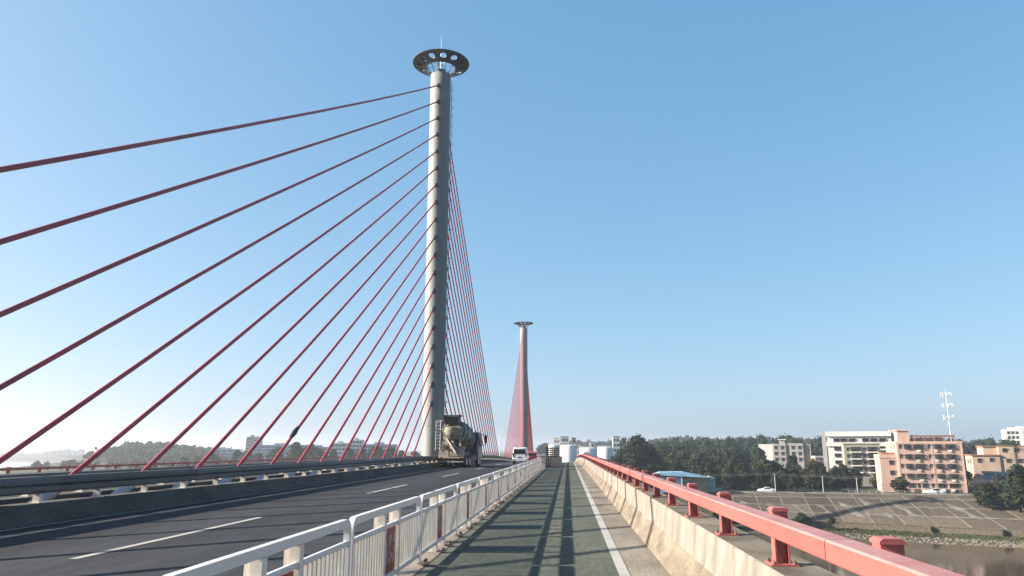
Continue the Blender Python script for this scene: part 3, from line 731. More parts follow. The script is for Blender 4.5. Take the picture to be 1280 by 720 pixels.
for x in (-1.52, -1.08): m.tube((x, -0.1, 1.6), (x, 0.05, 4.35), 0.03, n=6)
for i in range(9): m.tube((-1.52, -0.08 + 0.015 * i, 1.8 + 0.3 * i), (-1.08, -0.08 + 0.015 * i, 1.8 + 0.3 * i), 0.02, n=5)
m.path([(-1.52, 0.05, 4.35), (-1.52, 0.7, 4.4), (-1.08, 0.7, 4.4), (-1.08, 0.05, 4.35)], 0.03); m.box((-1.5, 0.1, 3.55), (-0.8, 0.7, 3.6))
m.build('ladder', M['white_paint'], tk)
m = MB()    # mudguards over the rear axles
for s in (-1, 1):
    for y in (1.35, 2.75):
        m.lathe([(0.62, -0.33), (0.65, -0.33), (0.65, 0.33), (0.62, 0.33)], 12, Matrix.Translation((s * 0.92, y, 0.53)) @ Matrix.Rotation(PI / 2, 4, 'Y'), a0=PI / 2 + 0.25, a1=PI * 1.5 - 0.25)
m.build('mudguard', M['truck_frame'], tk)
m = MB(); m.box((-1.2, 0.3, 0.25), (-0.6, 0.34, 0.85)); m.box((0.6, 0.3, 0.25), (1.2, 0.34, 0.85)); m.build('mud_flap', M['black'], tk)
tw, tr_ = wheel_mesh(0.53, 0.30), rim_mesh(0.53, 0.31)
for y in (1.35, 2.75, 5.0 + 1.9, 7.6):
    for s in (-1, 1):
        for dx in ((0, -0.33) if y < 4 else (0,)):
            wh = put('wheel', tw, tk, (s * (1.08 + dx), y, 0.53)); put('rim', tr_, wh)
m = MB(); m.prism([(6.55, 0.9), (8.6, 0.75), (8.7, 1.6), (8.5, 3.2), (8.1, 3.42), (6.6, 3.42)], 'x', -1.24, 1.24); cab = m.build('cab', M['cab_blue'], tk)
MB().box((1.243, 7.1, 2.0), (1.26, 8.2, 2.95)).build('side_window', M['glass'], cab); MB().box((-0.8, 6.53, 2.2), (0.8, 6.548, 2.95)).build('rear_window', M['glass'], cab)
m = MB()
for s in (-1, 1):
    m.path([(s * 1.24, 8.4, 3.2), (s * 1.62, 8.5, 3.3), (s * 1.66, 8.5, 2.2), (s * 1.24, 8.4, 2.1)], 0.03); m.bevbox((s * 1.66 - 0.14, 8.44, 2.35), (s * 1.66 + 0.14, 8.54, 3.15), 0.04)
m.build('mirror', M['black'], cab)
m = MB(); m.tube((1.0, 6.35, 1.0), (1.0, 6.35, 3.55), 0.09, n=8); m.bevbox((0.5, 6.1, 1.2), (1.2, 6.5, 2.6), 0.05); m.build('exhaust_stack', M['truck_frame'], tk)
m = MB(); m.box((1.12, 3.4, 0.6), (1.2, 6.2, 1.1)); m.box((-1.2, 3.4, 0.6), (-1.12, 5.1, 1.1)); m.build('side_guard', M['truck_frame'], tk)

# ------------------------------------------------------------------ land, river and bank
GZ = -12.6
TOP = [(x_, y_ + 4) for x_, y_ in [(-7000, 4200), (-1300, 1740), (-1000, 1600), (-700, 1150), (-520, 800), (-440, 560), (-300, 390), (-200, 290), (-60, 268), (20, 262), (57, 257.3), (88.8, 253.1), (131.5, 246.1), (175, 236), (300, 200), (900, 60), (7000, -900)]]
BOT = [(x_, y_ + 4) for x_, y_ in [(-7000, 4180), (-1300, 1725), (-1000, 1585), (-700, 1135), (-520, 785), (-440, 545), (-300, 376), (-200, 276), (-60, 256), (20, 252), (47, 249), (83, 239), (103.6, 228.8), (122, 219.7), (163, 200), (285, 165), (880, 30), (6900, -930)]]
WAT = [(x_, y_ + 4) for x_, y_ in [(-7000, 4170), (-1300, 1715), (-1000, 1575), (-700, 1125), (-520, 775), (-440, 535), (-300, 366), (-200, 266), (-60, 246), (20, 240), (45, 236), (78, 223.9), (95.6, 211.5), (113.8, 205), (155, 184), (275, 150), (870, 15), (6900, -945)]]
def at(P, x):
    xs = [p[0] for p in P]; return float(np.interp(x, xs, [p[1] for p in P]))
BZ, WZ, RZ = -20.0, -21.8, -23.2
HILLS = [(-402, 710, 60, 60, 11), (150, 560, 260, 120, 9), (-150, 700, 120, 90, 5), (190, 1250, 100, 120, 22), (330, 1300, 150, 140, 21), (480, 1250, 110, 120, 24), (60, 1250, 160, 120, 14),
         (640, 1400, 120, 150, 27), (-18, 800, 22, 40, 9), (28, 760, 14, 40, 9), (430, 700, 140, 110, 12)]
def hz(x, y):
    return GZ + max(hh * math.exp(-(((x - cx) / rx) ** 2 + ((y - cy) / ry) ** 2)) for cx, cy, rx, ry, hh in HILLS)
def tz(x, y):
    yt = at(TOP, x)
    return hz(x, y) if y > yt + 8 else GZ
xs = sorted(set([-7000, -4000, -2500, -1600, -1200, -900, -700] + list(range(-600, 701, 20)) + [800, 900, 1200, 1600, 2500, 4000, 7000]))
rows_t = [0, 6, 14, 25, 40, 60, 80, 100, 130, 160, 200, 240, 280, 320, 360, 400, 440, 480, 520, 560, 620, 700, 800, 900, 1000, 1080, 1160, 1250, 1400, 1600, 2200, 3500, 6500]
vs = []; fs = []
for x in xs:
    y0 = at(TOP, x)
    for t_ in rows_t:
        y = y0 + t_; vs.append((x, y, GZ if t_ < 10 else hz(x, y)))
n = len(rows_t)
for i in range(len(xs) - 1):
    for j in range(n - 1): fs.append((i * n + j, (i + 1) * n + j, (i + 1) * n + j + 1, i * n + j + 1))
struct(MB().add(vs, fs, True).build('ground', M['ground']))
# grassed bank slopes (everything except the paved length), berm and river
def ribbon(name, A, za, B, zb, m, x0, x1, step=8.0, jit=0.0, off=0.0):
    vs = []; fs = []; xs = []; x = x0
    while x < x1: xs.append(x); x += step if abs(x) < 400 else 200
    xs.append(x1); K = 3 if jit else 1
    rr = random.Random(5)
    for x in xs:
        for q in range(K + 1):
            f = q / K; y = at(A, x) * (1 - f) + at(B, x) * f + off; z = za * (1 - f) + zb * f
            if 0 < q < K: z += rr.uniform(-jit, jit)
            vs.append((x, y, z))
    for i in range(len(xs) - 1):
        for q in range(K):
            a = i * (K + 1) + q; fs.append((a, a + K + 1, a + K + 2, a + 1))
    return MB().add(vs, fs, True).build(name, m)
struct(ribbon('bank_slope', TOP, GZ, BOT, BZ, M['bank_earth'], -6000, 54, jit=0.4))
struct(ribbon('bank_slope', TOP, GZ, BOT, BZ, M['bank_earth'], 186, 6000, jit=0.3))
struct(ribbon('riverbank', BOT, WZ + 0.1, WAT, RZ - 0.6, M['bank_earth'], -6000, 6000, jit=0.25))
struct(MB().add([(-7000, -500, RZ), (7000, -500, RZ), (7000, 500, RZ), (-100, 500, RZ), (-600, 1750, RZ), (-7000, 4400, RZ)], [(0, 1, 2, 3, 4, 5)]).build('river', M['water']))
struct(ribbon('river_road', [(p[0], p[1] + 1.2) for p in TOP], GZ + 0.03, [(p[0], p[1] + 9.5) for p in TOP], GZ + 0.03, M['road_far'], -300, 400))
# paved embankment
em = thing('embankment', 'sloping grey embankment of concrete panels and pale ribs above the river wall', 'embankment', (100, 250, GZ))
org = Vector((100, 250, GZ))
def ep(x, f, up=0.0):
    # fall lines run towards us; x measured at the top edge
    xb = x - 3.2
    y = at(TOP, x) * (1 - f) + at(BOT, x) * f
    return Vector((x, y, GZ * (1 - f) + BZ * f + up)) - org
PX = [54 + 7.4 * i for i in range(19)]
RW = [0.0, 0.14, 0.42, 0.70, 1.0]
base = MB(); vs = []; fs = []
for x in PX: vs += [ep(x, 0, -0.15), ep(x, 1, -0.15)]
for i in range(len(PX) - 1): fs.append((2 * i, 2 * i + 2, 2 * i + 3, 2 * i + 1))
base.add(vs, fs).build('slope_bed', M['rib'], em)
for i in range(len(PX) - 1):
    for j in range(4):
        x0, x1 = PX[i] + 0.16, PX[i + 1] - 0.16; f0, f1 = RW[j] + 0.012, RW[j + 1] - 0.012
        jz = random.uniform(-0.05, 0.05)
        c = [ep(x0, f0, jz), ep(x1, f0, jz), ep(x1, f1, jz), ep(x0, f1, jz)]
        d = [p + Vector((0, 0, -0.3)) for p in c]
        MB().add(c + d, [(0, 1, 2, 3), (0, 4, 5, 1), (1, 5, 6, 2), (2, 6, 7, 3), (3, 7, 4, 0)]).build('slope_panel', M['panel'], em)
for x in PX:
    m = MB(); a = [ep(x - 0.15, 0, 0.04), ep(x + 0.15, 0, 0.04), ep(x + 0.15, 1, 0.04), ep(x - 0.15, 1, 0.04)]
    m.add(a + [p + Vector((0, 0, -0.4)) for p in a], [(0, 1, 2, 3), (0, 4, 5, 1), (1, 5, 6, 2), (2, 6, 7, 3), (3, 7, 4, 0)]); m.build('rib', M['rib'], em)
for f in RW[1:-1]:
    for i in range(len(PX) - 1):
        m = MB(); a = [ep(PX[i] + 0.155, f - 0.012, 0.03), ep(PX[i + 1] - 0.155, f - 0.012, 0.03), ep(PX[i + 1] - 0.155, f + 0.012, 0.03), ep(PX[i] + 0.155, f + 0.012, 0.03)]
        m.add(a + [p + Vector((0, 0, -0.35)) for p in a], [(0, 1, 2, 3), (0, 4, 5, 1), (1, 5, 6, 2), (2, 6, 7, 3), (3, 7, 4, 0)]); m.build('rib', M['rib'], em)
m = MB(); vs = []; fs = []
for x in PX:
    for f, u in ((-0.03, -0.1), (-0.03, 0.22), (0.012, 0.22), (0.012, -0.3)): vs.append(ep(x, f, u))
for i in range(len(PX) - 1):
    for q in range(3): a = i * 4 + q; fs.append((a, a + 4, a + 5, a + 1))
m.add(vs, fs).build('coping', M['rib'], em)
rw = thing('river_wall', 'low rough stone retaining wall at the foot of the paved embankment', 'wall', (100, 230, WZ))
m = MB(); vs = []; fs = []
wx = [54 + 4 * i for i in range(34)]
for x in wx:
    y = at(BOT, x)
    for dy, z in ((0.5, BZ + 0.05), (-0.35, BZ + 0.05), (-0.38, BZ - 0.22), (-0.25, BZ - 0.23), (-0.35, WZ - 0.4)): vs.append(Vector((x, y + dy, z)) - Vector((100, 230, WZ)))
for i in range(len(wx) - 1):
    for q in range(4): a = i * 5 + q; fs.append((a, a + 5, a + 6, a + 1))
m.add(vs, fs).build('wall_face', M['stone_wall'], rw)
# stones at the water's edge
rr = random.Random(11)
ico = bmesh.new(); bmesh.ops.create_icosphere(ico, subdivisions=1, radius=1); iv = [v.co.copy() for v in ico.verts]; ifc = [tuple(v.index for v in f.verts) for f in ico.faces]; ico.free()
m = MB()
for i in range(2600):
    x = rr.uniform(70, 165); f = rr.uniform(0.42, 1.02)
    if x < 92 and rr.random() < 0.5: continue
    y = at(BOT, x) * (1 - f) + at(WAT, x) * f; z = (WZ + 0.1) * (1 - f) + (RZ - 0.6) * f
    s = rr.uniform(0.16, 0.5); sc = Vector((s * rr.uniform(0.8, 1.3), s, s * rr.uniform(0.5, 0.8))); ro = Matrix.Rotation(rr.uniform(0, 6.28), 3, 'Z')
    m.add([Vector((x, y, z + 0.05)) + ro @ Vector((v.x * sc.x * rr.uniform(.8, 1.2), v.y * sc.y * rr.uniform(.8, 1.2), v.z * sc.z)) for v in iv], ifc)
tag(m.build('riprap', M['rock']), 'pale loose stones along the water edge below the river wall', 'stones', None, 'stuff')

# ------------------------------------------------------------------ vegetation
def leaf_quads(rng, blobs, n, s0, s1, flat=1.0):
    """leaf clusters spread through the outer shell of a set of blobs (cx, cy, cz, r)"""
    B = np.array(blobs, float); wts = B[:, 3] ** 2; wts /= wts.sum()
    i = rng.choice(len(B), n, p=wts)
    d = rng.normal(size=(n, 3)); d[:, 2] += 0.25; d /= np.linalg.norm(d, axis=1)[:, None]
    rad = B[i, 3] * rng.uniform(0.62, 1.10, n) ** 1.0
    bump = 1 + 0.16 * np.sin(d[:, 0] * 7 + i) * np.cos(d[:, 1] * 6 + 2 * i)
    c = B[i, :3] + d * (rad * bump)[:, None] * np.array([1, 1, flat])
    nrm = d + rng.normal(scale=0.55, size=(n, 3)); nrm /= np.linalg.norm(nrm, axis=1)[:, None]
    t = np.cross(nrm, rng.normal(size=(n, 3))); t /= np.linalg.norm(t, axis=1)[:, None]
    b = np.cross(nrm, t)
    s = rng.uniform(s0, s1, n)[:, None]
    k = rng.uniform(0.5, 0.9, n)[:, None]
    v = np.stack([c - t * s, c - b * s * k, c + t * s, c + b * s * k], 1).reshape(-1, 3)
    return v
def raw_mesh(name, v, f, mats, mi=None):
    me = bpy.data.meshes.new(name)
    me.from_pydata(v.tolist() if hasattr(v, 'tolist') else v, [], f)
    for m in mats: me.materials.append(m)
    if mi is not None: me.polygons.foreach_set('material_index', mi)
    me.update(); return me
def quads(nv, o=0): return [(o + 4 * i, o + 4 * i + 1, o + 4 * i + 2, o + 4 * i + 3) for i in range(nv // 4)]
icv = np.array([tuple(v) for v in iv])
def crown(seed, H, Wd, n, leaf, mname, low=0.2, nb=9, kind='round'):
    rng = np.random.default_rng(seed); blobs = []
    for i in range(nb):
        a = rng.uniform(0, 6.28); t = (i + 0.5) / nb
        z = H * (low + (0.86 - low) * t)
        if kind == 'round': sp = Wd * 0.5 * (0.25 + 0.75 * math.sin(PI * min(1, 0.25 + 0.72 * t)))
        elif kind == 'cone': sp = Wd * 0.5 * (1.0 - 0.75 * t)
        else: sp = Wd * 0.5 * (0.75 - 0.3 * t)
        r = Wd * rng.uniform(0.17, 0.27) * (1.0 if t < 0.75 else 0.8)
        rr_ = max(0, sp - r * 0.7) * rng.uniform(0.5, 1.0)
        blobs.append((math.cos(a) * rr_, math.sin(a) * rr_, z, r))
    blobs.append((0, 0, H * (low + 0.86) / 2, Wd * 0.27)); blobs.append((Wd * .05, 0, H * 0.84, H * 0.13))
    v = leaf_quads(rng, blobs, n, leaf * 0.6, leaf * 1.25)
    vs = [v]; f = quads(len(v)); o = len(v)
    for (x, y, z, r) in blobs:                               # dark hearts keep the crown from being see-through
        q = icv * (r * 0.66) * rng.uniform(0.85, 1.1, (len(icv), 1)) + np.array([x, y, z]); vs.append(q)
        f += [tuple(i + o for i in t_) for t_ in ifc]; o += len(q)
    return raw_mesh('crown', np.concatenate(vs), f, [M[mname]])
def trunk_mesh(H, r, seed):
    rg = random.Random(seed); m = MB()
    p = Vector((0, 0, -0.6)); q = Vector((rg.uniform(-.2, .2), rg.uniform(-.2, .2), H * 0.4)); m.tube(p, q, r, r * 0.7, n=7)
    m.tube(q, q + Vector((rg.uniform(-.3, .3), 0, H * 0.35)), r * 0.7, r * 0.3, n=6)
    for i in range(4):
        a = i * 1.6 + rg.uniform(0, 0.5); s = q - Vector((0, 0, H * 0.08 * (i % 3)))
        m.tube(s, s + Vector((math.cos(a) * H * 0.2, math.sin(a) * H * 0.2, H * 0.22)), r * 0.45, r * 0.15, n=5)
    return m.mesh('trunk', M['trunk'])
KIND = {}
def kind(key, *a, **k):
    KIND[key] = (crown(*a, **k), trunk_mesh(a[1], a[1] * 0.022, a[0]))
kind('a', 1, 10, 9, 1900, 0.50, 'leaf_dark', low=0.16)
kind('b', 2, 10, 8, 1900, 0.48, 'leaf_mid', low=0.14)
kind('c', 3, 10, 7, 1700, 0.46, 'leaf_olive', low=0.12)
kind('d', 4, 10, 6, 1500, 0.45, 'leaf_dark', low=0.12, kind='cone')
kind('e', 5, 10, 10, 1900, 0.52, 'leaf_mid', low=0.10, nb=11)
kind('f', 6, 10, 8, 1900, 0.50, 'leaf_dark', low=0.12, kind='tall', nb=12)
kind('big', 8, 10, 9, 5200, 0.27, 'leaf_dark', low=0.12, nb=26)
kind('g', 9, 10, 9, 1700, 0.46, 'leaf_brown', low=0.08, nb=10)
kind('h', 10, 10, 8, 1500, 0.50, 'leaf_olive', low=0.15, nb=7)
def tree(key, x, y, h, label, group=None, wd=1.0, z=None, name='broadleaf_tree', cat='tree'):
    zz = tz(x, y) if z is None else z
    t = thing(name, label, cat, (x, y, zz), random.uniform(0, 6.28), group)
    t.scale = (h / 10 * wd, h / 10 * wd, h / 10)
    put('crown', KIND[key][0], t); put('trunk', KIND[key][1], t)
    return t
# the big dark clump left of the blue shed
G = 'tall dark trees of the clump beside the rail'
for i, (x, y, h, wd, lab) in enumerate(((27.0, 299, 20.0, 1.02, 'tallest dark rounded tree of the clump rising behind the coral rail'), (20.8, 303, 14.0, 0.95, 'left dark tree of the clump behind the coral rail, next to the white tanks'), (33.2, 303, 14.2, 0.95, 'right dark tree of the clump behind the coral rail, next to the forest'))):
    tree('big', x, y, h, lab, G, wd)
rg = random.Random(21)
LAB = {'a': 'dark broadleaf tree in the dense wood along the far river road', 'b': 'mid green broadleaf tree in the dense wood along the far river road', 'c': 'olive green scrubby tree in the dense wood along the far river road',
       'd': 'dark pointed tree in the dense wood along the far river road', 'e': 'wide spreading green tree in the dense wood along the far river road', 'f': 'dark upright tree in the dense wood along the far river road',
       'g': 'brownish scrubby tree in the dense wood along the far river road', 'h': 'yellow green loose tree in the dense wood along the far river road'}
def wood(xa, xb, ya, yb, n, h0, h1, avoid=()):
    for i in range(n):
        for _ in range(30):
            x = xa + (xb - xa) * (i + rg.random()) / n; y = rg.uniform(ya, yb)
            if not any(a <= x <= b and c <= y <= d for a, b, c, d in avoid): break
        k = rg.choice('abcdefgh' if rg.random() < .5 else 'abef')
        row = 'front row' if y < 285 else 'second row' if y < 306 else 'third row' if y < 346 else 'back row'
        a_ = x / y
        near = ('behind the blue shed' if a_ < 0.16 else 'above the grey hatchback' if a_ < 0.225 else 'above the white saloon' if a_ < 0.285 else 'below the grey building' if a_ < 0.325 else
                'left of the white office' if a_ < 0.36 else 'below the balcony block' if a_ < 0.405 else 'behind the pink block' if a_ < 0.50 else 'right of the pink block' if a_ < 0.54 else 'at the far right')
        tree(k, x, y, rg.uniform(h0, h1), LAB[k].replace(' in the dense wood along the far river road', ' in the ' + row + ' of the wood ' + near), 'trees of the wood along the far river road', rg.uniform(0.9, 1.25))
SHED = (26, 50, 258, 274)
wood(50, 100, 272, 284, 20, 4.5, 9.0)
wood(44, 104, 286, 304, 18, 6.5, 11.0, (SHED,))
wood(38, 92, 306, 345, 20, 8.5, 13.5)
wood(30, 92, 345, 400, 22, 10, 15)
wood(104, 118, 284, 300, 4, 5, 7)
wood(134, 160, 292, 330, 12, 7, 10.5)
wood(118, 152, 340, 400, 14, 9, 12)
wood(150, 215, 300, 380, 18, 8, 12)
wood(26, 48, 276, 292, 9, 7, 10)
wood(6, 26, 284, 298, 5, 8, 10)
tree('c', 109.3, 262.5, 5.4, 'yellowish green bushy tree in front of the pink apartment block', None, 2.1)
tree('c', 139.5, 262, 6.2, 'small light green tree to the right of the pink apartment block', None, 1.2)
for i, (x, y, h, wd, k, z, lab) in enumerate(((131, 234, 12.5, 1.35, 'a', -15.3, 'large dark tree leaning over the right end of the paved embankment'), (137, 228, 14.5, 1.25, 'e', -16.5, 'tall dark green tree at the right picture edge above the embankment'),
        (124.5, 240, 6.5, 1.5, 'e', -14.5, 'bushy mid green tree at the top right corner of the embankment slope'), (131.5, 224, 8.5, 1.5, 'f', -18.5, 'low spreading tree on the embankment foot at right edge'), (147, 236, 12, 1.1, 'a', -14, 'dark tree behind the right edge trees above the river'))):
    tree(k, x, y, h, lab, None, wd, z)
# bushes at the left end of the embankment, beside the bridge
for i, (x, y, h, wd, k, lab) in enumerate(((78.5, 240, 3.2, 1.2, 'b', 'green bush growing at the left foot of the embankment wall'), (71, 243, 4.0, 1.3, 'e', 'larger dark bush between the rail and the embankment foot'), (64, 246, 4.2, 1.3, 'a', 'dark bush below the coral rail on the river bank'), (55, 246, 5, 1.2, 'b', 'green thicket bush on the bank below the second coral post'), (47, 246, 5, 1.3, 'a', 'dark thicket bush on the bank under the bridge rail'))):
    tree(k, x, y, h, lab, 'bushes at the left end of the embankment', wd, BZ - 1.2, 'bush', 'bush')
for i, (x, lab) in enumerate(((104, 'small dark shrub against the river wall, leftmost'), (119.5, 'small shrub against the river wall under the embankment, middle'), (124.2, 'small shrub against the river wall near the right, third'))):
    tree('b', x, at(BOT, x) - 1.0, 1.9, lab, 'shrubs against the river wall', 1.0, WZ - 0.1, 'shrub', 'shrub')
# left shore trees seen between the cables
for i, (x, y, h, k) in enumerate(((-216, 450, 11.5, 'b'), (-206, 462, 12.5, 'a'), (-196, 455, 12, 'e'), (-186, 448, 11, 'b'), (-176, 452, 14.5, 'a'), (-165, 450, 17.5, 'f'), (-158, 455, 16, 'e'), (-150, 450, 14, 'a'), (-142, 452, 13, 'c'), (-133, 455, 13.5, 'b'), (-124, 450, 13, 'a'),
        (-115, 452, 14.5, 'e'), (-107, 456, 13.5, 'a'), (-99, 450, 12, 'c'), (-92, 452, 11, 'b'), (-84, 455, 12, 'a'), (-76, 460, 10.5, 'e'), (-68, 452, 10, 'b'), (-228, 455, 9.5, 'c'), (-240, 462, 9, 'b'))):
    a_ = x / y
    near = 'left of the residential towers' if a_ < -0.44 else 'before the residential towers' if a_ < -0.39 else 'before the blue glass office' if a_ < -0.30 else 'before the white factory office' if a_ < -0.21 else 'nearest the pylon'
    tree(k, x, y, h * 1.02, {'a': 'dark round tree on the left shore seen between the red cables', 'b': 'green tree on the left shore seen between the red cables', 'c': 'olive tree on the left shore seen between the red cables', 'e': 'broad tree on the left shore seen between the red cables', 'f': 'tallest upright dark tree on the left shore seen between the red cables'}[k].replace('seen between the red cables', near), 'trees on the left shore', 1.15)
# far woods: one mass
def forest(name, label, spots, leaf, n, mname, seed):
    rng = np.random.default_rng(seed); V = []; F = []; o = 0
    for (x, y, z, h, wd) in spots:
        bl = [(x + rng.uniform(-.25, .25) * wd, y + rng.uniform(-.25, .25) * wd, z + h * rng.uniform(0.35, 0.9), wd * rng.uniform(0.22, 0.36)) for _ in range(4)] + [(x, y, z + h * 0.5, wd * 0.38)]
        v = leaf_quads(rng, bl, n, leaf * 0.6, leaf * 1.3); V.append(v); F += quads(len(v), o); o += len(v)
        for (cx, cy, cz, r) in bl:
            q = icv * (r * 0.72) + np.array([cx, cy, cz]); V.append(q); F += [tuple(i + o for i in t_) for t_ in ifc]; o += len(q)
    ob = put(name, raw_mesh(name, np.concatenate(V), F, [M[mname]]))
    return tag(ob, label, 'wood', None, 'stuff')
def spots(seed, n, xa, xb, ya, yb, h0, h1):
    r_ = random.Random(seed); out = []
    for _ in range(n):
        x = r_.uniform(xa, xb); y = r_.uniform(ya, yb); h = r_.uniform(h0, h1); out.append((x, y, hz(x, y) - 0.5, h, h * r_.uniform(0.6, 0.85)))
    return out
forest('forest', 'dense dark green wood on the low hill behind the river road', spots(1, 360, 36, 270, 410, 560, 10, 15), 0.75, 150, 'leaf_dark', 31)
forest('forest', 'bluish wooded hills on the horizon at right', spots(2, 900, 0, 760, 1130, 1300, 9, 15), 1.9, 45, 'leaf_dark', 32)
forest('forest', 'wooded hill on the left shore seen through the red cables', spots(3, 330, -428, -330, 640, 765, 8, 12), 0.9, 110, 'leaf_mid', 33)
forest('forest', 'wooded ridge behind the buildings at far right', spots(4, 200, 270, 560, 600, 740, 9, 13), 0.95, 90, 'leaf_dark', 34)
forest('forest', 'dark wooded knolls behind the white tanks', spots(5, 26, -30, 4, 780, 820, 10, 13) + spots(6, 16, 20, 38, 745, 775, 9, 11), 0.95, 110, 'leaf_dark', 35)
forest('forest', 'scrub and low trees along the shore under the wooded hill', spots(8, 130, -372, -290, 585, 650, 5, 8) + spots(9, 60, -350, -230, 470, 560, 5, 7.5), 0.7, 90, 'leaf_mid', 37)
forest('forest', 'low hazy trees along the left horizon', spots(7, 120, -540, -200, 880, 980, 5, 9), 1.2, 60, 'leaf_mid', 36)
# grass on the berm under the wall
rng = np.random.default_rng(40); P = []
for _ in range(2600):
    x = rng.uniform(66, 135)
    if x > 98 and rng.random() < 0.45: continue
    f = abs(rng.normal(0, 0.2)) + 0.05
    P.append((x, at(BOT, x) * (1 - f) + at(WAT, x) * f - 0.3, WZ - 0.1 - 1.7 * f, rng.uniform(0.12, 0.4)))
v = leaf_quads(rng, P, 5200, 0.12, 0.34)
tag(put('bank_grass', raw_mesh('bank_grass', v, quads(len(v)), [M['grass']])), 'green grass growing on the berm between the river wall and the stones', 'grass', None, 'stuff')

# ------------------------------------------------------------------ buildings on the far side
WC = {}
def window_meshes(wd, ht, fr, deep=0.14, bars=0, hood=True):
    key = (round(wd, 2), round(ht, 2), fr, deep, bars, hood)
    if key not in WC:
        m = MB(); t = 0.10
        m.box((-wd / 2, -deep, -ht / 2), (-wd / 2 + t, 0.02, ht / 2)); m.box((wd / 2 - t, -deep, -ht / 2), (wd / 2, 0.02, ht / 2))
        m.box((-wd / 2 + t, -deep, ht / 2 - t), (wd / 2 - t, 0.02, ht / 2)); m.box((-wd / 2 + t, -deep, -ht / 2), (wd / 2 - t, 0.02, -ht / 2 + t))
        if hood: m.box((-wd / 2 - 0.1, -deep - 0.25, ht / 2 + 0.02), (wd / 2 + 0.1, 0.02, ht / 2 + 0.12))
        for i in range(bars): x = -wd / 2 + wd * (i + 1) / (bars + 1); m.box((x - 0.04, -deep + 0.02, -ht / 2 + t), (x + 0.04, 0.01, ht / 2 - t))
        p = MB().box((-wd / 2 + t, -0.03, -ht / 2 + t), (wd / 2 - t, 0.0, ht / 2 - t))
        WC[key] = (m.mesh('window', M[fr]), p.mesh('pane', M['pane']))
    return WC[key]
def win(par, x, z, wd, ht, fr='darkframe', face='front', y=0.0, **k):
    a, b = window_meshes(wd, ht, fr, **k)
    o = put('window', a, par, (x, y, z))
    if face == 'left': o.rotation_euler = (0, 0, -PI / 2)
    put('pane', b, o)
    return o
def cage(par, x, z, wd, ht):
    """protruding barred bay with plants, typical of the pink block"""
    key = ('cage', round(wd, 1), round(ht, 1))
    if key not in WC:
        m = MB(); d = 0.5
        m.box((-wd / 2, -d, -ht / 2), (wd / 2, 0, -ht / 2 + 0.08)); m.box((-wd / 2, -d, ht / 2 - 0.08), (wd / 2, 0, ht / 2))
        nb = int(wd / 0.5)
        for i in range(nb + 1): x_ = -wd / 2 + 0.03 + (wd - 0.06) * i / nb; m.box((x_ - 0.03, -d, -ht / 2 + 0.08), (x_ + 0.03, -d + 0.06, ht / 2 - 0.08))
        for s in (-1, 1): m.box((s * (wd / 2 - 0.03) - 0.03, -d + 0.06, -0.05), (s * (wd / 2 - 0.03) + 0.03, 0, 0.02))
        m.box((-wd / 2, -d - 0.01, -0.03), (wd / 2, -d + 0.05, 0.04))
        pn = MB().box((-wd / 2 + 0.05, -0.04, -ht / 2 + 0.1), (wd / 2 - 0.05, 0.01, ht / 2 - 0.1))
        rng = np.random.default_rng(int(wd * 10)); v = leaf_quads(rng, [(rng.uniform(-wd * .4, wd * .4), -0.35, -ht / 2 + rng.uniform(.2, .7), rng.uniform(.2, .4)) for _ in range(5)], 90, 0.1, 0.22)
        WC[key] = (m.mesh('window_cage', M['darkframe']), pn.mesh('pane', M['pane']), raw_mesh('plants', v, quads(len(v)), [M['leaf_mid']]))
    a, b, c = WC[key]
    o = put('window_cage', a, par, (x, 0, z)); put('pane', b, o); put('plants', c, o)
acm = MB().bevbox((-0.45, -0.42, -0.3), (0.45, -0.02, 0.3), 0.03).mesh('air_conditioner', M['ac'])
def bld(name, label, x, y, rot, z=GZ - 0.3): return thing(name, label, 'building', (x, y, z), R(rot))
# pink block
b = bld('apartment_block', 'pink six storey apartment block with caged windows above the river road', 111.9, 269, -13)
zb = GZ - 0.3; W_, D_, H_ = 20.0, 21, 4.2 - zb
wl = MB().box((0, 0, 0), (W_, D_, H_)).build('wall', M['pink'], b)
m = MB(); m.box((-0.12, -0.12, H_ - 0.75), (W_ + 0.12, D_ + 0.12, H_ + 0.0 + 0.02)); m.build('cornice', M['pink_light'], b)
m = MB()
for q in (3.4, 6.6, 9.75, 12.9): m.box((-0.03, -0.03, q), (W_ + 0.05, -0.003, q + 0.10))
for x in (0.0, 10.35, W_ - 0.7): m.box((x, -0.07, 0.6), (x + 0.65, -0.055, H_ - 0.8))
m.build('wall_band', M['pink_light'], b)
for i, zc in enumerate((2.5, -0.75, -3.95, -7.15, -10.3)):
    z = zc - zb
    for x, wd in ((3.4, 2.2), (6.8, 3.1), (12.6, 2.4), (16.3, 3.0)):
        if i == 4: win(b, x, z, wd, 1.3, bars=2)
        else: cage(b, x, z, wd, 1.45)
        if x > 5: put('air_conditioner', acm, b, (x + random.uniform(-0.6, 0.6), 0, z - 1.42))
    for x in (1.1, 9.9): win(b, x, z, 0.7, 1.2)
    for q in (4.0, 9.0): win(b, 0, z, 0.9, 1.3, face='left', y=q)
m = MB()
for x in (1.5, 5.5, 9.5, 13.5, 17.0): m.box((x - 1.4, -0.04, 0.1), (x + 1.4, 0.01, 1.5))
m.build('shop_opening', M['darkframe'], b)
m = MB(); m.box((1.0, 2.0, H_ + 0.02), (4.6, 8, H_ + 3.6)); m.build('roof_house', M['pink'], b)
m = MB(); m.box((0.6, 1.6, H_ + 3.6), (5.0, 8.4, H_ + 3.95)); m.build('roof_slab', M['pink_light'], b)
m = MB(); m.box((6.0, 2.0, H_ + 1.6), (18.6, 8.0, H_ + 2.1))
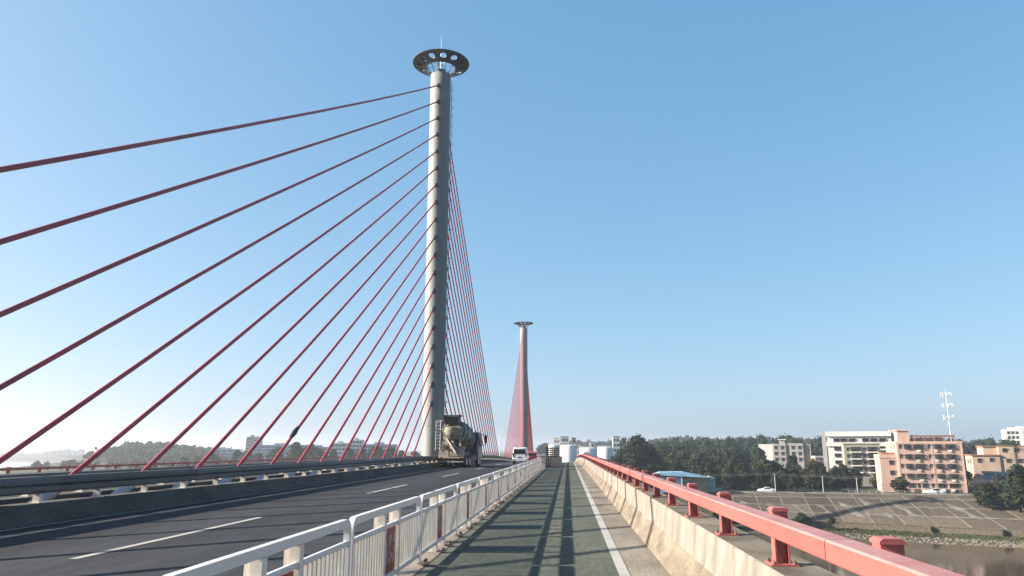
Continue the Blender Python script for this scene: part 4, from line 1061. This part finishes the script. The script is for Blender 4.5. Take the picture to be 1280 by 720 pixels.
for x in (6.2, 9.2, 12.2, 15.2, 18.3): m.box((x, 2.1, H_ + 0.02), (x + 0.25, 2.4, H_ + 1.6)); m.box((x, 7.5, H_ + 0.02), (x + 0.25, 7.8, H_ + 1.6))
m.build('roof_pergola', M['roofbrown'], b)
m = MB(); m.box((6.0, 4.5, H_ + 0.02), (16.0, 8.0, H_ + 1.3)); m.build('roof_room', M['pink_light'], b)
b = bld('annexe', 'lower pink annexe with three windows left of the pink apartment block', 107.0, 271.5, -11)
m = MB(); m.box((0, 0, 0), (6.6, 9, 12.2)); m.build('wall', M['pink'], b)
MB().box((-0.15, -0.15, 11.6), (6.7, 9.1, 12.75)).build('cornice', M['pink_light'], b)
for z in (-2.9, -6.3, -9.4): win(b, 3.6, z - zb, 1.5, 1.4)
MB().box((1.0, 2.0, 12.75), (5.6, 8, 13.4)).build('roof', M['roofbrown'], b)
# white slab block with grey balcony wing
b = bld('office_block', 'long white office block with dark strip windows behind the balcony block', 107.6, 330, -17)
H_ = 8.4 - zb
MB().box((0, 0, 0), (26.0, 11, H_)).build('wall', M['whitewall'], b)
MB().box((-0.3, -0.2, 0), (1.2, 4, H_ + 0.3)).build('end_pier', M['greywall'], b)
MB().box((26.02, 2, 0), (28.2, 9, H_ + 1.0)).build('stair_tower', M['greywall'], b)
MB().box((28.3, 3, 4), (31.6, 10, H_ + 0.7)).build('side_wing', M['far_blue'], b)
for zc in (5.2, 1.8, -0.9, -3.7):
    for x in (5.2, 8.0, 11.2, 16.2, 19.4, 22.6): win(b, x, zc - zb, 2.3, 1.25, bars=1, deep=0.4)
MB().box((1.3, -0.9, H_ - 1.5), (26.0, -0.02, H_ + 0.4)).build('parapet', M['whitewall'], b)
MB().box((1.3, -0.6, H_ - 5.6), (26.0, -0.02, H_ - 4.0)).build('spandrel', M['whitewall'], b)
MB().box((9.8, -1.2, H_ - 7.2), (26.0, -0.62, H_ - 6.6)).build('canopy', M['whitewall'], b)
b = bld('balcony_block', 'grey beige four storey block with cluttered balconies beside the pink annexe', 109.2, 311, -14)
H_ = 3.6 - zb
MB().box((0, 0, 0), (13.0, 9, H_)).build('wall', M['beigewall'], b)
for i, zc in enumerate((1.6, -1.0, -3.6, -6.2)):
    z = zc - zb
    for x in (4.2, 10.2):
        cage(b, x, z, 3.6, 1.8)
        MB().box((x - 2.0, -1.0, z - 1.35), (x + 2.0, -0.02, z - 0.92)).build('balcony', M['whitewall'], b)
    for x in (1.3, 7.3): win(b, x, z, 0.9, 1.2)
MB().box((-0.2, -0.2, H_), (13.2, 9.2, H_ + 0.35)).build('roof', M['beigewall'], b)
# grey block on the wooded slope
b = bld('grey_block', 'grey three storey building standing among the trees on the wooded slope', 97.5, 380, -13, -12.5)
z0 = -12.5
MB().box((2.0, 0, 0), (8.1, 11, 4.2 - z0)).build('wall', M['greywall'], b)
MB().box((8.12, 1.2, 0), (9.8, 10, 4.0 - z0)).build('stair_wall', M['beigewall'], b)
MB().box((9.82, 0, 0), (16.0, 11, 4.4 - z0)).build('wall', M['greywall'], b)
MB().box((-4.2, 3, 0), (1.98, 11, 4.0 - z0)).build('side_wing', M['whitewall'], b)
MB().box((5.6, 2, 4.2 - z0), (8.0, 6, 6.0 - z0)).build('roof_house', M['greywall'], b); MB().box((5.0, 1.5, 6.0 - z0), (8.6, 6.5, 6.35 - z0)).build('roof_slab', M['whitewall'], b)
for zc in (2.3, -0.5, -3.3):
    for x in (3.5, 6.5, 11.4, 14.4): win(b, x, zc - z0, 1.3, 1.5)
MB().box((16.02, 1, 0), (19.5, 10, 3.9 - z0)).build('back_wing', M['beigewall'], b)
b = bld('low_row', 'low red roofed sheds between the grey building and the white office block', 113, 372, 0, -4)
MB().box((4, 0, -6), (17, 6, 1.6)).build('wall', M['orangewall'], b); MB().prism([(3.6, 1.6), (17.4, 1.6), (17.0, 2.4), (4.0, 2.4)], 'y', -0.4, 6.4).build('roof', M['whitewall'], b)
# orange building at right
b = bld('orange_building', 'stepped orange beige building behind the trees at the right edge', 150.6, 297, -12)
MB().box((0, 0, 0), (9, 9, -0.8 - zb)).build('wall', M['orangewall'], b); MB().box((-0.3, -0.3, -0.8 - zb), (9.2, 9.2, -0.35 - zb)).build('roof', M['roofbrown'], b)
MB().box((4.6, 2.5, -0.35 - zb), (8.98, 10, 2.3 - zb)).build('upper_wall', M['orangewall'], b)
MB().box((9.02, 0.4, 0), (24, 10, 2.4 - zb)).build('wall', M['orangewall'], b); MB().box((4.3, 2.2, 2.4 - zb), (24.3, 10.3, 2.95 - zb)).build('roof', M['roofbrown'], b)
for x, z in ((6.2, -2.3), (2.2, -2.6)): win(b, x, z - zb, 1.2, 1.3)
for x, z in ((11.0, 1.2), (14.8, 1.2), (11.8, -2.6), (15.6, -2.6), (19, 1.2)): win(b, x, z - zb, 1.4, 1.3, y=0.4)
for q in (2.5, 5.5): win(b, 0, -2.9 - zb, 1.0, 1.3, face='left', y=q)
b = bld('storehouse', 'low grey blue storehouse below the orange building at right', 145.5, 276, -4)
MB().box((0, 0, 0), (9.5, 6, 6.2)).build('wall', M['shed_blue'], b); MB().prism([(-0.4, 6.2), (9.9, 6.2), (9.6, 6.7), (-0.2, 7.0)], 'y', -0.4, 6.4).build('roof', M['greywall'], b)
for x in (2.2, 6.4): win(b, x, 3.0, 2.2, 1.8)
b = bld('white_tower', 'white high rise block far off at the right picture edge', 286.2, 520, -16)
MB().box((0, 0, 0), (8.6, 9, 14.1 - zb)).build('wall', M['whitewall'], b); MB().box((8.65, -1, 0), (20, 9, 16.2 - zb)).build('wall', M['whitewall'], b)
for zc in (12, 9, 6, 3, 0, -3):
    for x in (2.0, 4.4, 6.8): win(b, x, zc - zb, 1.5, 1.6)
    for x in (11.0, 13.4, 16): win(b, x, zc - zb, 1.5, 1.6, y=-1)
MB().box((3, 2, 14.1 - zb), (7, 6, 15.6 - zb)).build('roof_house', M['whitewall'], b)
# blue roofed shed
b = thing('blue_shed', 'shed with bright blue metal roof beside the trees behind the coral rail', 'shed', (29.0, 262, GZ), R(-4))
MB().box((0.5, 0, 0), (9.0, 9, 5.2)).build('side_wall', M['shed_blue'], b)
MB().box((9.02, 0.5, 0), (17.0, 9, 4.8)).build('wall', M['shed_wall'], b)
MB().prism([(-0.2, 5.9), (2.0, 6.6), (9.6, 6.7), (17.6, 5.1), (17.6, 4.95), (-0.2, 5.7)], 'y', -1.2, 9.6).build('roof', M['blue_roof'], b)
MB().box((8.7, -0.9, 0), (9.1, -0.5, 6.2)).build('post', M['whitewall'], b)
# kiosk and hut among the trees
b = thing('green_hut', 'small pale green hut beside the parked grey car', 'hut', (46.3, 264, GZ), 0)
MB().box((0, 0, 0), (3.2, 3, 4.6)).build('wall', mat('hut_green', (0.20, 0.36, 0.33), 0.7), b); MB().prism([(-0.3, 4.6), (3.5, 4.6), (1.6, 5.4)], 'y', -0.3, 3.3).build('roof', M['greywall'], b)
# telecom mast
t = thing('cell_tower', 'pale telecom mast with three antenna rings behind the pink apartment block', 'mast', (141.4, 292, GZ))
zt = 22.0 - GZ
MB().tube((0, 0, 0), (0, 0, zt), 0.28, 0.09, n=10).tube((0, 0, zt), (0, 0, zt + 2), 0.05, 0.03, n=5).build('pole', M['tower_steel'], t)
anm = MB().bevbox((-0.12, -0.08, -0.75), (0.12, 0.08, 0.75), 0.03).mesh('antenna', M['tower_steel'])
for zc, rr_, nn in ((21.6, 1.7, 9), (17.6, 1.9, 9), (13.2, 1.7, 6)):
    z = zc - GZ; m = MB()
    for q in (z - 0.5, z + 0.3): m.lathe([(rr_ * 0.85 + 0.05 * math.cos(a), q + 0.05 * math.sin(a)) for a in [2 * PI * i / 6 for i in range(7)]], 18)
    for i in range(6): a = i * PI / 3; m.tube((0, 0, z - 0.5), (rr_ * 0.85 * math.cos(a), rr_ * 0.85 * math.sin(a), z - 0.5), 0.05, n=5)
    p = m.build('platform', M['tower_steel'], t)
    for i in range(nn):
        a = 2 * PI * i / nn + 0.2; o = put('antenna', anm, p, (rr_ * math.cos(a), rr_ * math.sin(a), z)); o.rotation_euler = (0, 0, a)

# street things on the river road
SED = [(0.0, 0.40, 0.85, 0.95, 0.74, 0.80, 0.72), (0.15, 0.28, 0.88, 0.98, 0.80, 0.86, 0.74), (0.9, 0.24, 0.90, 1.02, 0.84, 0.88, 0.74), (1.5, 0.24, 0.92, 1.42, 0.84, 0.88, 0.62), (2.6, 0.24, 0.92, 1.45, 0.84, 0.88, 0.62), (3.5, 0.24, 0.90, 1.0, 0.84, 0.87, 0.74), (4.4, 0.28, 0.76, 0.84, 0.80, 0.84, 0.72), (4.65, 0.36, 0.66, 0.72, 0.70, 0.74, 0.62)]
SW = (('side_window', [[(s * 0.885, 1.25, 0.98), (s * 0.885, 3.1, 0.98), (s * 0.68, 2.7, 1.36), (s * 0.68, 1.5, 1.36)] for s in (-1, 1)]),
      ('rear_window', [[(-0.6, 0.92, 1.07), (0.6, 0.92, 1.07), (0.54, 1.42, 1.41), (-0.54, 1.42, 1.41)]]), ('windscreen', [[(-0.6, 3.46, 1.05), (0.6, 3.46, 1.05), (0.54, 2.72, 1.42), (-0.54, 2.72, 1.42)]]))
RZc = GZ + 0.035
for i, (x, paint, lab, nm, sc, ds) in enumerate(((69.0, 'car_white', 'white saloon car on the river road in front of the dark trees', 'white_car', 1.22, 1), (120.2, 'car_white', 'larger white car parked in front of the pink apartment block', 'white_car', 1.38, 1),
        (80.5, 'car_dark', 'dark saloon car on the river road right of the white saloon', 'dark_car', 1.2, 1), (95.0, 'car_dark', 'dark car beside the poles left of the pink annexe', 'dark_car', 1.2, 1), (52.0, 'car_grey', 'silver grey hatchback on the river road near the green hut', 'grey_car', 1.2, 1))):
    st = [tuple(p) for p in SED]
    c = car(nm, lab, 'car', (x, at(TOP, x) + 4.0, RZc), R(82 + 0), paint, st, 0.86, (0.95, 3.75), r=0.31, wins=SW, group='cars on the far river road', scale=sc)
POL = [(68.5, 6.3, 'left utility pole standing behind the white saloon on the river road'), (83.3, 5.6, 'utility pole above the middle of the embankment edge'), (93.6, 5.2, 'utility pole left of the dark car near the pink annexe'), (100.9, 3.4, 'short pole in front of the pink annexe'), (112.6, 3.4, 'short pale pole in front of the pink apartment block'), (137.5, 4.0, 'short pole right of the pink apartment block')]
tops = []
for x, hh, lab in POL:
    y = at(TOP, x) + 1.4
    t = thing('utility_pole', lab, 'pole', (x, y, GZ), 0, 'poles along the embankment edge')
    MB().tube((0, 0, 0), (0, 0, hh), 0.17, 0.11, n=7).build('shaft', M['pole'], t)
    MB().box((-0.5, -0.06, hh - 0.4), (0.5, 0.06, hh - 0.28)).tube((-0.4, 0, hh - 0.28), (-0.4, 0, hh - 0.1), 0.05, n=5).tube((0.4, 0, hh - 0.28), (0.4, 0, hh - 0.1), 0.05, n=5).build('cross_arm', M['pole'], t)
    tops.append(Vector((x, y, GZ + hh - 0.1)))
m = MB(); pts = []
PTS = [Vector((36, 262, -6.8))] + tops[:3] + [Vector((112, at(TOP, 112) + 1.4, -7.6)), Vector((140, at(TOP, 140) + 1.4, -8.2))]
for a, c in zip(PTS[:-1], PTS[1:]):
    seg_ = [a.lerp(c, i / 8) - Vector((0, 0, 0.5 * 4 * (i / 8) * (1 - i / 8))) for i in range(9)]; m.path(seg_, 0.035, 4)
    m.path([p + Vector((0, 0, 0.5)) for p in seg_], 0.03, 4)
tag(m.build('overhead_wire', M['pole']), 'thin overhead wires strung between the utility poles along the river road', 'wire')
fe = thing('roadside_fence', 'low thin railing at the embankment edge beside the dark car', 'fence', (90.5, at(TOP, 92) + 0.6, GZ + 0.2), R(-9))
m = MB()
for z in (0.6, 1.1): m.tube((0, 0, z), (17, 0, z), 0.04, n=5)
m.build('rail', M['pole'], fe)
pmsh = MB().tube((0, 0, -0.1), (0, 0, 1.15), 0.05, n=5).mesh('post', M['pole'])
for i in range(9): put('post', pmsh, fe, (i * 2.1, 0, 0))

# ------------------------------------------------------------------ far works and left skyline
for i, (x, y, r_, ht, lab) in enumerate(((0.4, 430, 4.6, 16.0, 'broad bright white storage tank at the end of the bike path'), (11.5, 440, 5.2, 14.5, 'white storage tank right of the brightest tank beyond the bridge'), (22.0, 452, 4.6, 15.0, 'white storage tank nearest the dark tree clump'), (-8.6, 470, 3.4, 16.5, 'slender white tank left of the brightest tank, beside the red car'))):
    t = thing('storage_tank', lab, 'tank', (x, y, GZ), 0, 'white tanks beyond the bridge end')
    MB().lathe([(r_, 0), (r_, ht), (r_ * 0.96, ht + 0.15), (r_ * 0.5, ht + 0.6), (0.05, ht + 0.7)], 28).build('shell', M['tank'], t)
    m = MB()
    for z in (0.5, 1.0): m.lathe([(r_ - 0.1 + 0.05 * math.cos(a), ht + z + 0.05 * math.sin(a)) for a in [2 * PI * q / 6 for q in range(7)]], 24)
    for q in range(16): a = 2 * PI * q / 16; m.tube(((r_ - 0.1) * math.cos(a), (r_ - 0.1) * math.sin(a), ht), ((r_ - 0.1) * math.cos(a), (r_ - 0.1) * math.sin(a), ht + 1.05), 0.05, n=4)
    m.build('roof_rail', M['tower_steel'], t)
for i, (x, y, w_, d_, top, lab, wm) in enumerate(((-9.5, 520, 4.0, 6, 8.6, 'pale block behind the tanks, left', 'whitewall'), (-5.0, 515, 5.5, 6, 9.6, 'tallest pale tower block behind the white tanks', 'whitewall'), (2.5, 525, 3.0, 6, 9.0, 'narrow pale block right of the tallest block behind the tanks', 'greywall'),
        (15.5, 540, 3.4, 6, 6.2, 'small white block behind the tanks, centre', 'whitewall'), (27.5, 470, 4.0, 5, 9.0, 'white plant tower beside the dark tree clump', 'tank'), (8, 560, 26, 8, 4.2, 'long low white factory hall behind the tanks', 'whitewall'), (5.2, 459, 21, 8, 1.6, 'near low white hall between the storage tanks', 'tank'))):
    b = bld('factory_block', lab, x, y, 0); b['group'] = 'pale blocks behind the white tanks'
    H_ = top - zb
    MB().box((0, 0, 0), (w_, d_, H_)).build('wall', M[wm], b); MB().box((-0.2, -0.2, H_), (w_ + 0.2, d_ + 0.2, H_ + 0.4)).build('roof', M['greywall'], b)
    nx = max(1, int(w_ / 1.8))
    for q in range(nx):
        for z in (H_ - 2, H_ - 5, H_ - 8): win(b, w_ * (q + 0.5) / nx, z, 1.0, 1.4)
def far_tower(label, x, y, w_, d_, top, wm, rows, cols, band=True, rot=8, cat_name='tower_block'):
    b = bld(cat_name, label, x, y, rot); H_ = top - zb
    MB().box((0, 0, 0), (w_, d_, H_)).build('wall', M[wm], b)
    MB().box((w_ * 0.3, d_ * 0.3, H_), (w_ * 0.6, d_ * 0.7, H_ + 1.6)).build('roof_house', M[wm], b)
    for j in range(rows):
        z = H_ - 2.0 - j * 3.0
        if z < 2: break
        if band:
            for q in range(cols): win(b, w_ * (q + 0.5) / cols, z, w_ / cols * 0.84, 1.5, fr='lightframe', deep=0.2, hood=False)
        else:
            for q in range(cols): win(b, w_ * (q + 0.5) / cols, z, 1.4, 1.5)
far_tower('pinkish residential tower between the red cables on the left shore', -304, 700, 8.5, 10, 13.0, 'greywall', 8, 4, False)
far_tower('shorter pale residential tower left of the pinkish one on the left shore', -311, 715, 6.5, 10, 10.5, 'whitewall', 8, 3, False)
far_tower('tall blue grey glass slab right of the residential tower on the left shore', -293.5, 690, 6, 12, 11.5, 'far_blue', 8, 3)
far_tower('wide blue glass office building on the left shore', -286, 690, 40, 14, 5.4, 'far_blue', 5, 8)
far_tower('white and blue factory office behind the trees left of the pylon', -190, 600, 14, 14, 6.4, 'whitewall', 5, 5)
far_tower('tall white core of the factory office left of the pylon', -176, 604, 10, 12, 9.0, 'whitewall', 5, 4)
far_tower('long blue factory hall left of the near pylon', -165, 606, 26, 14, 5.4, 'far_blue', 4, 8)
far_tower('flat blue grey hall at left below the cables', -238, 640, 42, 14, 3.4, 'far_blue', 3, 8)
far_tower('blue grey hall beside the wooded hill on the left shore', -352, 700, 40, 14, 1.6, 'far_blue', 3, 7)
rg = random.Random(5)
for i in range(9):
    x = -1300 + i * 18
    far_tower('faint hazy tower block, ' + ('leftmost', 'second from left', 'third from left', 'fourth from left', 'middle one', 'fourth from right', 'third from right', 'second from right', 'rightmost')[i] + ' of the far row on the left horizon', x, 1800, 11, 12, -8 + rg.uniform(-8, 10), 'greywall', 8, 2, False, 0)
for o in [o for o in COL.objects if str(o.get('label', '')).startswith('faint hazy tower block')]: o['group'] = 'far tower blocks on the left horizon'

# ------------------------------------------------------------------ haze
hm = bpy.data.materials.new('haze'); hm.use_nodes = True
n = hm.node_tree.nodes; l = hm.node_tree.links; n.remove(n['Principled BSDF'])
pv = n.new('ShaderNodeVolumePrincipled'); pv.inputs['Color'].default_value = (0.84, 0.91, 1.0, 1); pv.inputs['Density'].default_value = 0.00028; pv.inputs['Anisotropy'].default_value = 0.45
l.new(pv.outputs[0], n['Material Output'].inputs['Volume'])
hz_o = MB().box((-7100, -1100, -25), (7100, 6900, 60)).build('haze', hm)
tag(hz_o, 'thin pale blue air haze over the river and the far shore', 'haze', None, 'stuff')
